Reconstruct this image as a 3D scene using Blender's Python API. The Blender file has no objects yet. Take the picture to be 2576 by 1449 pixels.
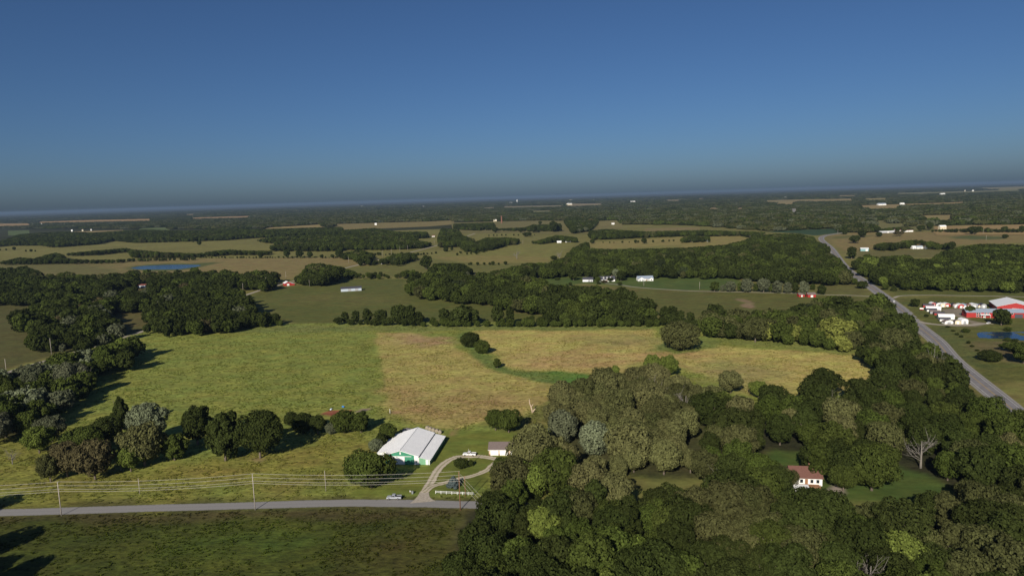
import bpy, math, random
import numpy as np
from mathutils import Matrix, Vector

rnd = random.Random(11)
rng = np.random.default_rng(5)
sc = bpy.context.scene
COL = sc.collection

# ------------------------------------------------------------------ camera
CAM_H = 115.0
FQ = 1717.3                                   # focal length in units of the 2576-wide survey grid
CX, CY = 1288.0, 724.5
ROLL = math.atan(79 / 2576)
PITCH = math.atan((724.5 - 500.5) * math.cos(ROLL) / FQ) + 0.003
U0 = np.array([0, math.sin(PITCH), math.cos(PITCH)])
FW = np.array([0, math.cos(PITCH), -math.sin(PITCH)])
X0 = np.array([1.0, 0, 0])
RV = math.cos(ROLL) * X0 - math.sin(ROLL) * U0
UV_ = math.sin(ROLL) * X0 + math.cos(ROLL) * U0
cam_d = bpy.data.cameras.new('camera')
cam = bpy.data.objects.new('camera', cam_d)
COL.objects.link(cam)
cam_d.sensor_width = 36.0
cam_d.lens = FQ / 2576 * 36.0
cam_d.clip_start = 1.0
cam_d.clip_end = 90000.0
M = Matrix.Identity(4)
for i in range(3):
    M[i][0], M[i][1], M[i][2] = RV[i], UV_[i], -FW[i]
M[2][3] = CAM_H
cam.matrix_world = M
sc.camera = cam

# ------------------------------------------------------------------ sky, sun, exposure
SUN_EL = math.radians(27.5)
SHADOW = np.array([0.33, 0.944])              # direction in which shadows fall on the ground
wd = bpy.data.worlds.new('World')
sc.world = wd
wd.use_nodes = True
nt = wd.node_tree
bg = nt.nodes['Background']
sky = nt.nodes.new('ShaderNodeTexSky')
sky.sky_type = 'NISHITA'
sky.sun_disc = False
sky.sun_elevation = SUN_EL
# sky rotation: 0 puts the sun towards +Y, growing clockwise seen from above
sky.sun_rotation = math.atan2(-SHADOW[0], -SHADOW[1])
sky.altitude = 50.0
sky.air_density = 0.78
sky.dust_density = 1.1
sky.ozone_density = 8.5
bg.inputs['Strength'].default_value = 0.05
nt.links.new(sky.outputs['Color'], bg.inputs['Color'])
sun_d = bpy.data.lights.new('sun', 'SUN')
sun_d.energy = 5.0
sun_d.angle = math.radians(0.55)
sun_d.color = (1.0, 0.92, 0.79)
sun = bpy.data.objects.new('sun', sun_d)
COL.objects.link(sun)
ldir = Vector((SHADOW[0] * math.cos(SUN_EL), SHADOW[1] * math.cos(SUN_EL), -math.sin(SUN_EL)))
sun.rotation_euler = ldir.to_track_quat('-Z', 'Y').to_euler()
sun.location = (-60, -150, 200)
sc.view_settings.view_transform = 'Standard'
sc.view_settings.look = 'None'
sc.view_settings.exposure = 0.15
sc.view_settings.gamma = 1.0
sc.view_settings.use_curve_mapping = False
try:
    sc.cycles.use_denoising = True
    sc.cycles.max_bounces = 5
    sc.cycles.diffuse_bounces = 2
    sc.cycles.transmission_bounces = 3
    sc.cycles.volume_bounces = 0
    sc.cycles.sample_clamp_indirect = 3.0
    sc.cycles.use_adaptive_sampling = False
except Exception:
    pass


# ------------------------------------------------------------------ survey helpers
def un(x, y, z=0.0):
    """ground point (height z) that is seen at survey-grid point x, y"""
    d = FW + RV * (x - CX) / FQ - UV_ * (y - CY) / FQ
    t = (z - CAM_H) / d[2]
    return np.array([0, 0, CAM_H]) + d * t


def pr(P):
    """survey-grid coordinates of world points (N,3)"""
    v = np.asarray(P, float) - np.array([0, 0, CAM_H])
    w = v @ FW
    w = np.where(w < 1, 1e-3, w)
    return CX + FQ * (v @ RV) / w, CY - FQ * (v @ UV_) / w


def R1(x, y): return (x / 3, 429.3 + y / 3)
def R2(x, y): return (858.7 + x / 3, 429.3 + y / 3)
def R3(x, y): return (1717.3 + x / 3, 429.3 + y / 3)
def R4(x, y): return (x / 2.456, 858.7 + y / 2.456)
def E5(x, y): return (772.8 + x / 3.75, 944.5 + y / 3.75)
def S2(x, y): return (2275.5 + x / 8.438, 738.5 + y / 8.438)
def T3(x, y): return (1932 + x / 10, 1150.6 + y / 10)
def mp(f, *pts): return [f(*p) for p in pts]


def height_at(b, topy):
    B = un(*b)
    lo, hi = 0.0, 60.0
    for _ in range(40):
        m = (lo + hi) / 2
        if pr([[B[0], B[1], m]])[1][0] > topy:
            lo = m
        else:
            hi = m
    return lo


def inpoly(px, py, poly):
    poly = np.asarray(poly, float)
    px = np.asarray(px, float); py = np.asarray(py, float)
    r = np.zeros(px.shape, bool)
    j = len(poly) - 1
    for i in range(len(poly)):
        xi, yi = poly[i]; xj, yj = poly[j]
        if yi != yj:
            c = ((yi > py) != (yj > py)) & (px < (xj - xi) * (py - yi) / (yj - yi) + xi)
            r ^= c
        j = i
    return r


def vnoise(x, y, seed=0):
    xi = np.floor(x).astype(np.int64); yi = np.floor(y).astype(np.int64)
    fx = x - xi; fy = y - yi
    fx = fx * fx * (3 - 2 * fx); fy = fy * fy * (3 - 2 * fy)

    def h(a, b):
        n = (a * 374761393 + b * 668265263 + seed * 974711) & 0x7fffffff
        n = ((n ^ (n >> 13)) * 1274126177) & 0x7fffffff
        return ((n ^ (n >> 16)) & 0xffff) / 65535.0
    a = h(xi, yi); b = h(xi + 1, yi); c = h(xi, yi + 1); d = h(xi + 1, yi + 1)
    return (a * (1 - fx) + b * fx) * (1 - fy) + (c * (1 - fx) + d * fx) * fy


def fbm(x, y, seed=0, o=4):
    s = 0; a = 0.5
    for k in range(o):
        s = s + a * vnoise(x * 2 ** k, y * 2 ** k, seed + k * 7)
        a *= 0.5
    return s / (1 - 0.5 ** o)


# ------------------------------------------------------------------ object helpers
def tag(o, label=None, cat=None, group=None, kind=None):
    if label: o['label'] = label
    if cat: o['category'] = cat
    if group: o['group'] = group
    if kind: o['kind'] = kind
    return o


def empty(name, loc, rz=0.0, label=None, cat=None, group=None):
    o = bpy.data.objects.new(name, None)
    COL.objects.link(o)
    o.empty_display_size = 0.5
    o.location = loc
    o.rotation_euler = (0, 0, rz)
    return tag(o, label, cat, group)


def link(name, me, parent=None):
    o = bpy.data.objects.new(name, me)
    COL.objects.link(o)
    if parent: o.parent = parent
    return o


class MB:
    """collects faces for one mesh"""
    def __init__(self): self.v = []; self.f = []

    def add(self, vs, fs):
        n = len(self.v)
        self.v += [tuple(map(float, p)) for p in vs]
        self.f += [tuple(i + n for i in q) for q in fs]
        return self

    def box(self, x0, x1, y0, y1, z0, z1):
        return self.add([(x0, y0, z0), (x1, y0, z0), (x1, y1, z0), (x0, y1, z0), (x0, y0, z1), (x1, y0, z1), (x1, y1, z1), (x0, y1, z1)],
                        [(3, 2, 1, 0), (4, 5, 6, 7), (0, 1, 5, 4), (1, 2, 6, 5), (2, 3, 7, 6), (3, 0, 4, 7)])

    def prism(self, prof, y0, y1):
        """profile of (x,z) points, counter-clockwise seen from -y, run from y0 to y1"""
        n = len(prof)
        vs = [(x, y0, z) for x, z in prof] + [(x, y1, z) for x, z in prof]
        fs = [tuple(range(n)), tuple(reversed(range(n, 2 * n)))]
        fs += [(i, i + n, (i + 1) % n + n, (i + 1) % n) for i in range(n)]
        return self.add(vs, fs)

    def prismx(self, prof, x0, x1):
        n = len(prof)
        vs = [(x0, y, z) for y, z in prof] + [(x1, y, z) for y, z in prof]
        fs = [tuple(reversed(range(n))), tuple(range(n, 2 * n))]
        fs += [(i, (i + 1) % n, (i + 1) % n + n, i + n) for i in range(n)]
        return self.add(vs, fs)

    def tube(self, pts, rad, n=6, cap=True):
        pts = [np.asarray(p, float) for p in pts]
        rings = []
        for i, p in enumerate(pts):
            t = pts[min(i + 1, len(pts) - 1)] - pts[max(i - 1, 0)]
            t = t / (np.linalg.norm(t) + 1e-9)
            a = np.cross(t, [0, 0, 1.0] if abs(t[2]) < 0.9 else [1.0, 0, 0]); a /= np.linalg.norm(a)
            b = np.cross(t, a)
            r = rad[i] if hasattr(rad, '__len__') else rad
            rings.append([p + r * (math.cos(2 * math.pi * k / n) * a + math.sin(2 * math.pi * k / n) * b) for k in range(n)])
        vs = [q for r in rings for q in r]
        fs = []
        for i in range(len(rings) - 1):
            for k in range(n):
                fs.append((i * n + k, (i + 1) * n + k, (i + 1) * n + (k + 1) % n, i * n + (k + 1) % n))
        if cap:
            fs.append(tuple(range(n)))
            fs.append(tuple(reversed(range((len(rings) - 1) * n, len(rings) * n))))
        return self.add(vs, fs)

    def mesh(self, name, mat=None, smooth=False):
        me = bpy.data.meshes.new(name)
        me.from_pydata(self.v, [], self.f)
        me.validate()
        if mat: me.materials.append(mat)
        if smooth:
            me.polygons.foreach_set('use_smooth', [True] * len(me.polygons))
        me.update()
        return me

    def build(self, name, mat, parent=None, smooth=False):
        return link(name, self.mesh(name, mat, smooth), parent)


# ------------------------------------------------------------------ materials
def new_mat(name):
    m = bpy.data.materials.new(name)
    m.use_nodes = True
    n = m.node_tree
    n.nodes.clear()
    out = n.nodes.new('ShaderNodeOutputMaterial')
    return m, n, out


def simple(name, col, rough=0.7, var=0.12, scale=1.5, metal=0.0, bump=0.0, bscale=6.0, spec=0.4, stretch=None):
    m, n, out = new_mat(name)
    b = n.nodes.new('ShaderNodeBsdfPrincipled')
    tc = n.nodes.new('ShaderNodeTexCoord')
    no = n.nodes.new('ShaderNodeTexNoise')
    no.inputs['Scale'].default_value = scale
    no.inputs['Detail'].default_value = 6
    vec = tc.outputs['Object']
    if stretch:
        mpn = n.nodes.new('ShaderNodeMapping')
        mpn.inputs['Scale'].default_value = stretch
        n.links.new(vec, mpn.inputs['Vector']); vec = mpn.outputs['Vector']
    n.links.new(vec, no.inputs['Vector'])
    r = n.nodes.new('ShaderNodeMapRange')
    r.inputs['From Min'].default_value = 0.3; r.inputs['From Max'].default_value = 0.7
    r.inputs['To Min'].default_value = 1 - var; r.inputs['To Max'].default_value = 1 + var
    n.links.new(no.outputs['Fac'], r.inputs['Value'])
    mx = n.nodes.new('ShaderNodeVectorMath'); mx.operation = 'SCALE'
    mx.inputs[0].default_value = col
    n.links.new(r.outputs['Result'], mx.inputs['Scale'])
    n.links.new(mx.outputs['Vector'], b.inputs['Base Color'])
    b.inputs['Roughness'].default_value = rough
    b.inputs['Metallic'].default_value = metal
    b.inputs['Specular IOR Level'].default_value = spec
    if bump > 0:
        nb = n.nodes.new('ShaderNodeTexNoise'); nb.inputs['Scale'].default_value = bscale
        n.links.new(vec, nb.inputs['Vector'])
        bp = n.nodes.new('ShaderNodeBump'); bp.inputs['Strength'].default_value = bump; bp.inputs['Distance'].default_value = 0.1
        n.links.new(nb.outputs['Fac'], bp.inputs['Height'])
        n.links.new(bp.outputs['Normal'], b.inputs['Normal'])
    n.links.new(b.outputs['BSDF'], out.inputs['Surface'])
    return m


def math_node(n, op, a, b=None):
    k = n.nodes.new('ShaderNodeMath'); k.operation = op
    for i, s in enumerate((a, b)):
        if s is None: continue
        if isinstance(s, (int, float)): k.inputs[i].default_value = s
        else: n.links.new(s, k.inputs[i])
    return k.outputs[0]


def ground_mat():
    """grass and stubble: field colour from the 'field' attribute, broken up by tufts, streaks and relief"""
    m, n, out = new_mat('grassland')
    at = n.nodes.new('ShaderNodeAttribute'); at.attribute_name = 'field'
    rg = n.nodes.new('ShaderNodeAttribute'); rg.attribute_name = 'tuft'
    tc = n.nodes.new('ShaderNodeTexCoord')

    def noise(scale, detail=4, stretch=None, rough=0.6):
        v = tc.outputs['Object']
        if stretch:
            mm = n.nodes.new('ShaderNodeMapping')
            mm.inputs['Rotation'].default_value = (0, 0, stretch[1])
            mm.inputs['Scale'].default_value = (stretch[0], 1, 1)
            n.links.new(v, mm.inputs['Vector']); v = mm.outputs['Vector']
        t = n.nodes.new('ShaderNodeTexNoise')
        t.inputs['Scale'].default_value = scale; t.inputs['Detail'].default_value = detail; t.inputs['Roughness'].default_value = rough
        n.links.new(v, t.inputs['Vector'])
        return t.outputs['Fac']
    def rng_(s, a, b, lo=0.3, hi=0.7):
        r = n.nodes.new('ShaderNodeMapRange')
        r.inputs['From Min'].default_value = lo; r.inputs['From Max'].default_value = hi
        r.inputs['To Min'].default_value = a; r.inputs['To Max'].default_value = b
        n.links.new(s, r.inputs['Value'])
        return r.outputs['Result']
    n1 = noise(0.55, 5, (0.5, 0.35), 0.75)
    n2 = noise(0.16, 4, (0.5, 1.0))
    n3 = noise(0.03, 3)
    a1 = rng_(n1, -0.62, 0.62)
    a1 = math_node(n, 'MULTIPLY', a1, rg.outputs['Fac'])
    f = math_node(n, 'ADD', a1, 1.0)
    f = math_node(n, 'MULTIPLY', f, rng_(n2, 0.78, 1.22))
    f = math_node(n, 'MULTIPLY', f, rng_(n3, 0.9, 1.1))
    sc_ = n.nodes.new('ShaderNodeVectorMath'); sc_.operation = 'SCALE'
    n.links.new(at.outputs['Color'], sc_.inputs[0]); n.links.new(f, sc_.inputs['Scale'])
    # warm / cool drift between dry and fresh blades
    hs = n.nodes.new('ShaderNodeHueSaturation')
    n.links.new(sc_.outputs['Vector'], hs.inputs['Color'])
    n.links.new(rng_(noise(0.07, 4, (0.6, 0.2)), 0.475, 0.525), hs.inputs['Hue'])
    b = n.nodes.new('ShaderNodeBsdfPrincipled')
    b.inputs['Roughness'].default_value = 0.9
    b.inputs['Specular IOR Level'].default_value = 0.15
    n.links.new(hs.outputs['Color'], b.inputs['Base Color'])
    bp = n.nodes.new('ShaderNodeBump'); bp.inputs['Distance'].default_value = 0.5
    n.links.new(math_node(n, 'MULTIPLY', rg.outputs['Fac'], 0.8), bp.inputs['Strength'])
    n.links.new(n1, bp.inputs['Height'])
    n.links.new(bp.outputs['Normal'], b.inputs['Normal'])
    n.links.new(b.outputs['BSDF'], out.inputs['Surface'])
    return m


def leaf_mat():
    m, n, out = new_mat('foliage')
    at = n.nodes.new('ShaderNodeAttribute'); at.attribute_type = 'INSTANCER'; at.attribute_name = 'tint'
    lv = n.nodes.new('ShaderNodeAttribute'); lv.attribute_name = 'leafv'
    oi = n.nodes.new('ShaderNodeObjectInfo')
    f = math_node(n, 'MULTIPLY', math_node(n, 'ADD', math_node(n, 'MULTIPLY', lv.outputs['Fac'], 0.75), 0.62),
                  math_node(n, 'ADD', math_node(n, 'MULTIPLY', oi.outputs['Random'], 0.3), 0.85))
    s = n.nodes.new('ShaderNodeVectorMath'); s.operation = 'SCALE'
    n.links.new(at.outputs['Color'], s.inputs[0]); n.links.new(f, s.inputs['Scale'])
    d = n.nodes.new('ShaderNodeBsdfDiffuse'); t = n.nodes.new('ShaderNodeBsdfTranslucent')
    mx = n.nodes.new('ShaderNodeMixShader'); mx.inputs[0].default_value = 0.14
    n.links.new(s.outputs['Vector'], d.inputs['Color']); n.links.new(s.outputs['Vector'], t.inputs['Color'])
    n.links.new(d.outputs[0], mx.inputs[1]); n.links.new(t.outputs[0], mx.inputs[2])
    n.links.new(mx.outputs[0], out.inputs['Surface'])
    return m


def water_mat():
    m, n, out = new_mat('pond_water')
    b = n.nodes.new('ShaderNodeBsdfPrincipled')
    b.inputs['Base Color'].default_value = (0.012, 0.035, 0.075, 1)
    b.inputs['Roughness'].default_value = 0.08
    b.inputs['IOR'].default_value = 1.33
    b.inputs['Specular IOR Level'].default_value = 0.9
    tc = n.nodes.new('ShaderNodeTexCoord')
    no = n.nodes.new('ShaderNodeTexNoise'); no.inputs['Scale'].default_value = 0.8; no.inputs['Detail'].default_value = 3
    n.links.new(tc.outputs['Object'], no.inputs['Vector'])
    bp = n.nodes.new('ShaderNodeBump'); bp.inputs['Strength'].default_value = 0.5; bp.inputs['Distance'].default_value = 0.2
    n.links.new(no.outputs['Fac'], bp.inputs['Height']); n.links.new(bp.outputs['Normal'], b.inputs['Normal'])
    n.links.new(b.outputs['BSDF'], out.inputs['Surface'])
    return m


def track_mat(name, gravel, grass, two_track):
    """gravel drive with worn wheel tracks; u runs across (0..1)"""
    m, n, out = new_mat(name)
    uv = n.nodes.new('ShaderNodeUVMap'); uv.uv_map = 'across'
    sx = n.nodes.new('ShaderNodeSeparateXYZ'); n.links.new(uv.outputs['UV'], sx.inputs[0])
    tc = n.nodes.new('ShaderNodeTexCoord')
    no = n.nodes.new('ShaderNodeTexNoise'); no.inputs['Scale'].default_value = 0.9; no.inputs['Detail'].default_value = 6
    n.links.new(tc.outputs['Object'], no.inputs['Vector'])
    no2 = n.nodes.new('ShaderNodeTexNoise'); no2.inputs['Scale'].default_value = 3.5; no2.inputs['Detail'].default_value = 4
    n.links.new(tc.outputs['Object'], no2.inputs['Vector'])
    c = math_node(n, 'ABSOLUTE', math_node(n, 'SUBTRACT', sx.outputs['X'], 0.5))      # 0 centre .. 0.5 edge
    c = math_node(n, 'ADD', c, math_node(n, 'MULTIPLY', math_node(n, 'SUBTRACT', no.outputs['Fac'], 0.5), 0.35))
    cr = n.nodes.new('ShaderNodeValToRGB')
    e = cr.color_ramp.elements
    if two_track:
        e[0].position = 0.04; e[0].color = (*[0.45 * g + 0.55 * q for g, q in zip(gravel, grass)], 1)
        e[1].position = 0.14; e[1].color = (*gravel, 1)
        k = e.new(0.36); k.color = (*gravel, 1)
        k = e.new(0.47); k.color = (*grass, 1)
    else:
        e[0].position = 0.0; e[0].color = (*[g * 0.93 for g in gravel], 1)
        e[1].position = 0.2; e[1].color = (*gravel, 1)
        k = e.new(0.42); k.color = (*[g * 0.95 for g in gravel], 1)
        k = e.new(0.5); k.color = (*[0.5 * g + 0.5 * q for g, q in zip(gravel, grass)], 1)
    n.links.new(c, cr.inputs['Fac'])
    f = math_node(n, 'ADD', math_node(n, 'MULTIPLY', no2.outputs['Fac'], 0.5), 0.75)
    s = n.nodes.new('ShaderNodeVectorMath'); s.operation = 'SCALE'
    n.links.new(cr.outputs['Color'], s.inputs[0]); n.links.new(f, s.inputs['Scale'])
    b = n.nodes.new('ShaderNodeBsdfPrincipled'); b.inputs['Roughness'].default_value = 0.95; b.inputs['Specular IOR Level'].default_value = 0.1
    n.links.new(s.outputs['Vector'], b.inputs['Base Color'])
    n.links.new(b.outputs['BSDF'], out.inputs['Surface'])
    return m


GRASS = ground_mat()
LEAF = leaf_mat()
WATER = water_mat()
BARK = simple('bark', (0.15, 0.12, 0.095), 0.9, 0.3, 3)
DEADWOOD = simple('weathered_wood', (0.19, 0.172, 0.15), 0.9, 0.25, 3)
WHITE = simple('white_paint', (0.78, 0.78, 0.76), 0.6, 0.04)
WHITE_METAL = simple('white_roof_metal', (0.84, 0.84, 0.84), 0.5, 0.025, 0.25)
GREEN_METAL = simple('green_siding', (0.05, 0.25, 0.15), 0.55, 0.06, 0.8)
PALE_GREEN = simple('pale_green_siding', (0.17, 0.36, 0.22), 0.6, 0.06, 0.8)
DARK_METAL = simple('dark_roof', (0.06, 0.06, 0.075), 0.6, 0.12)
GREY_ROOF = simple('grey_shingle', (0.16, 0.125, 0.115), 0.85, 0.14, 2.0, bump=0.4)
BROWN_ROOF = simple('brown_shingle', (0.14, 0.065, 0.05), 0.85, 0.14, 2.0, bump=0.4)
BLUE_ROOF = simple('blue_grey_metal', (0.26, 0.31, 0.38), 0.5, 0.06)
RED = simple('red_siding', (0.36, 0.022, 0.02), 0.65, 0.1)
RUST = simple('rust_roof', (0.17, 0.05, 0.035), 0.85, 0.25)
TAN = simple('tan_siding', (0.56, 0.44, 0.32), 0.7, 0.06)
BRICK = simple('brick_base', (0.22, 0.11, 0.075), 0.9, 0.2, 4)
GLASS = simple('window_glass', (0.02, 0.025, 0.03), 0.12, 0.05, spec=0.8)
TYRE = simple('tyre_rubber', (0.015, 0.015, 0.015), 0.9)
CHROME = simple('bright_metal', (0.5, 0.5, 0.5), 0.3, 0.05, metal=0.9)
PAINT_W = simple('car_white', (0.78, 0.78, 0.78), 0.3, 0.02, spec=0.6)
PAINT_S = simple('car_silver', (0.36, 0.38, 0.42), 0.35, 0.03, spec=0.6)
LAMP_W = simple('headlight_lens', (0.6, 0.6, 0.58), 0.2, 0.02)
LAMP_R = simple('tail_light_lens', (0.35, 0.01, 0.01), 0.3, 0.02)
POLE_PALE = simple('weathered_pole', (0.36, 0.32, 0.28), 0.9, 0.15, 3)
POLE_BROWN = simple('brown_pole', (0.22, 0.11, 0.06), 0.9, 0.2, 3)
WIRE = simple('bare_wire', (0.55, 0.52, 0.46), 0.45, 0.05)
STRAW = simple('weathered_hay', (0.30, 0.26, 0.20), 0.95, 0.3, 5, bump=0.8)
BLUE_PLASTIC = simple('blue_plastic', (0.05, 0.22, 0.6), 0.4, 0.05)
BLUE_WHITE = simple('pale_blue_plastic', (0.55, 0.65, 0.75), 0.4, 0.05)
GREY_PLASTIC = simple('grey_plastic', (0.25, 0.26, 0.27), 0.5, 0.08)
TIMBER = simple('deck_timber', (0.28, 0.14, 0.07), 0.8, 0.2, 4)
CREAM = simple('cream_siding', (0.62, 0.55, 0.40), 0.7, 0.06)
PALE_BLUE = simple('pale_blue_siding', (0.42, 0.48, 0.55), 0.6, 0.06)
NAVY = simple('navy_siding', (0.10, 0.14, 0.24), 0.6, 0.08)
GREY_WALL = simple('grey_siding', (0.33, 0.34, 0.36), 0.7, 0.06)
BROWN_WALL = simple('brown_siding', (0.17, 0.10, 0.07), 0.7, 0.1)
TEAL = simple('teal_siding', (0.20, 0.36, 0.38), 0.6, 0.06)
BRICK_RED = simple('red_brick', (0.2, 0.09, 0.06), 0.9, 0.2, 0.6)
TARP = simple('grey_tarp', (0.16, 0.15, 0.17), 0.7, 0.3, 2)
ASPHALT = simple('asphalt', (0.20, 0.19, 0.195), 0.95, 0.16, 0.25, stretch=(1, 1, 1), spec=0.1)
SHOULDER = simple('shoulder_gravel', (0.26, 0.245, 0.225), 0.95, 0.15, 0.8, spec=0.1)
LINE_Y = simple('yellow_line', (0.42, 0.27, 0.05), 0.8, 0.15)
LINE_W = simple('white_line', (0.55, 0.55, 0.52), 0.8, 0.12)
G_LIGHT = (0.50, 0.43, 0.335)
GRAVEL_ROAD = track_mat('gravel_road_surface', (0.25, 0.24, 0.235), (0.07, 0.07, 0.022), False)
DRIVE = track_mat('farm_drive_surface', G_LIGHT, (0.142, 0.155, 0.03), True)
PALE_DRIVE = track_mat('pale_lane_surface', (0.36, 0.32, 0.26), (0.10, 0.095, 0.03), False)

# ------------------------------------------------------------------ ground: fields drawn as plots of land
PASTURE = (0.165, 0.152, 0.044)
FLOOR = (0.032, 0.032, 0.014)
MEADOW = (0.202, 0.222, 0.047)
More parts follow.
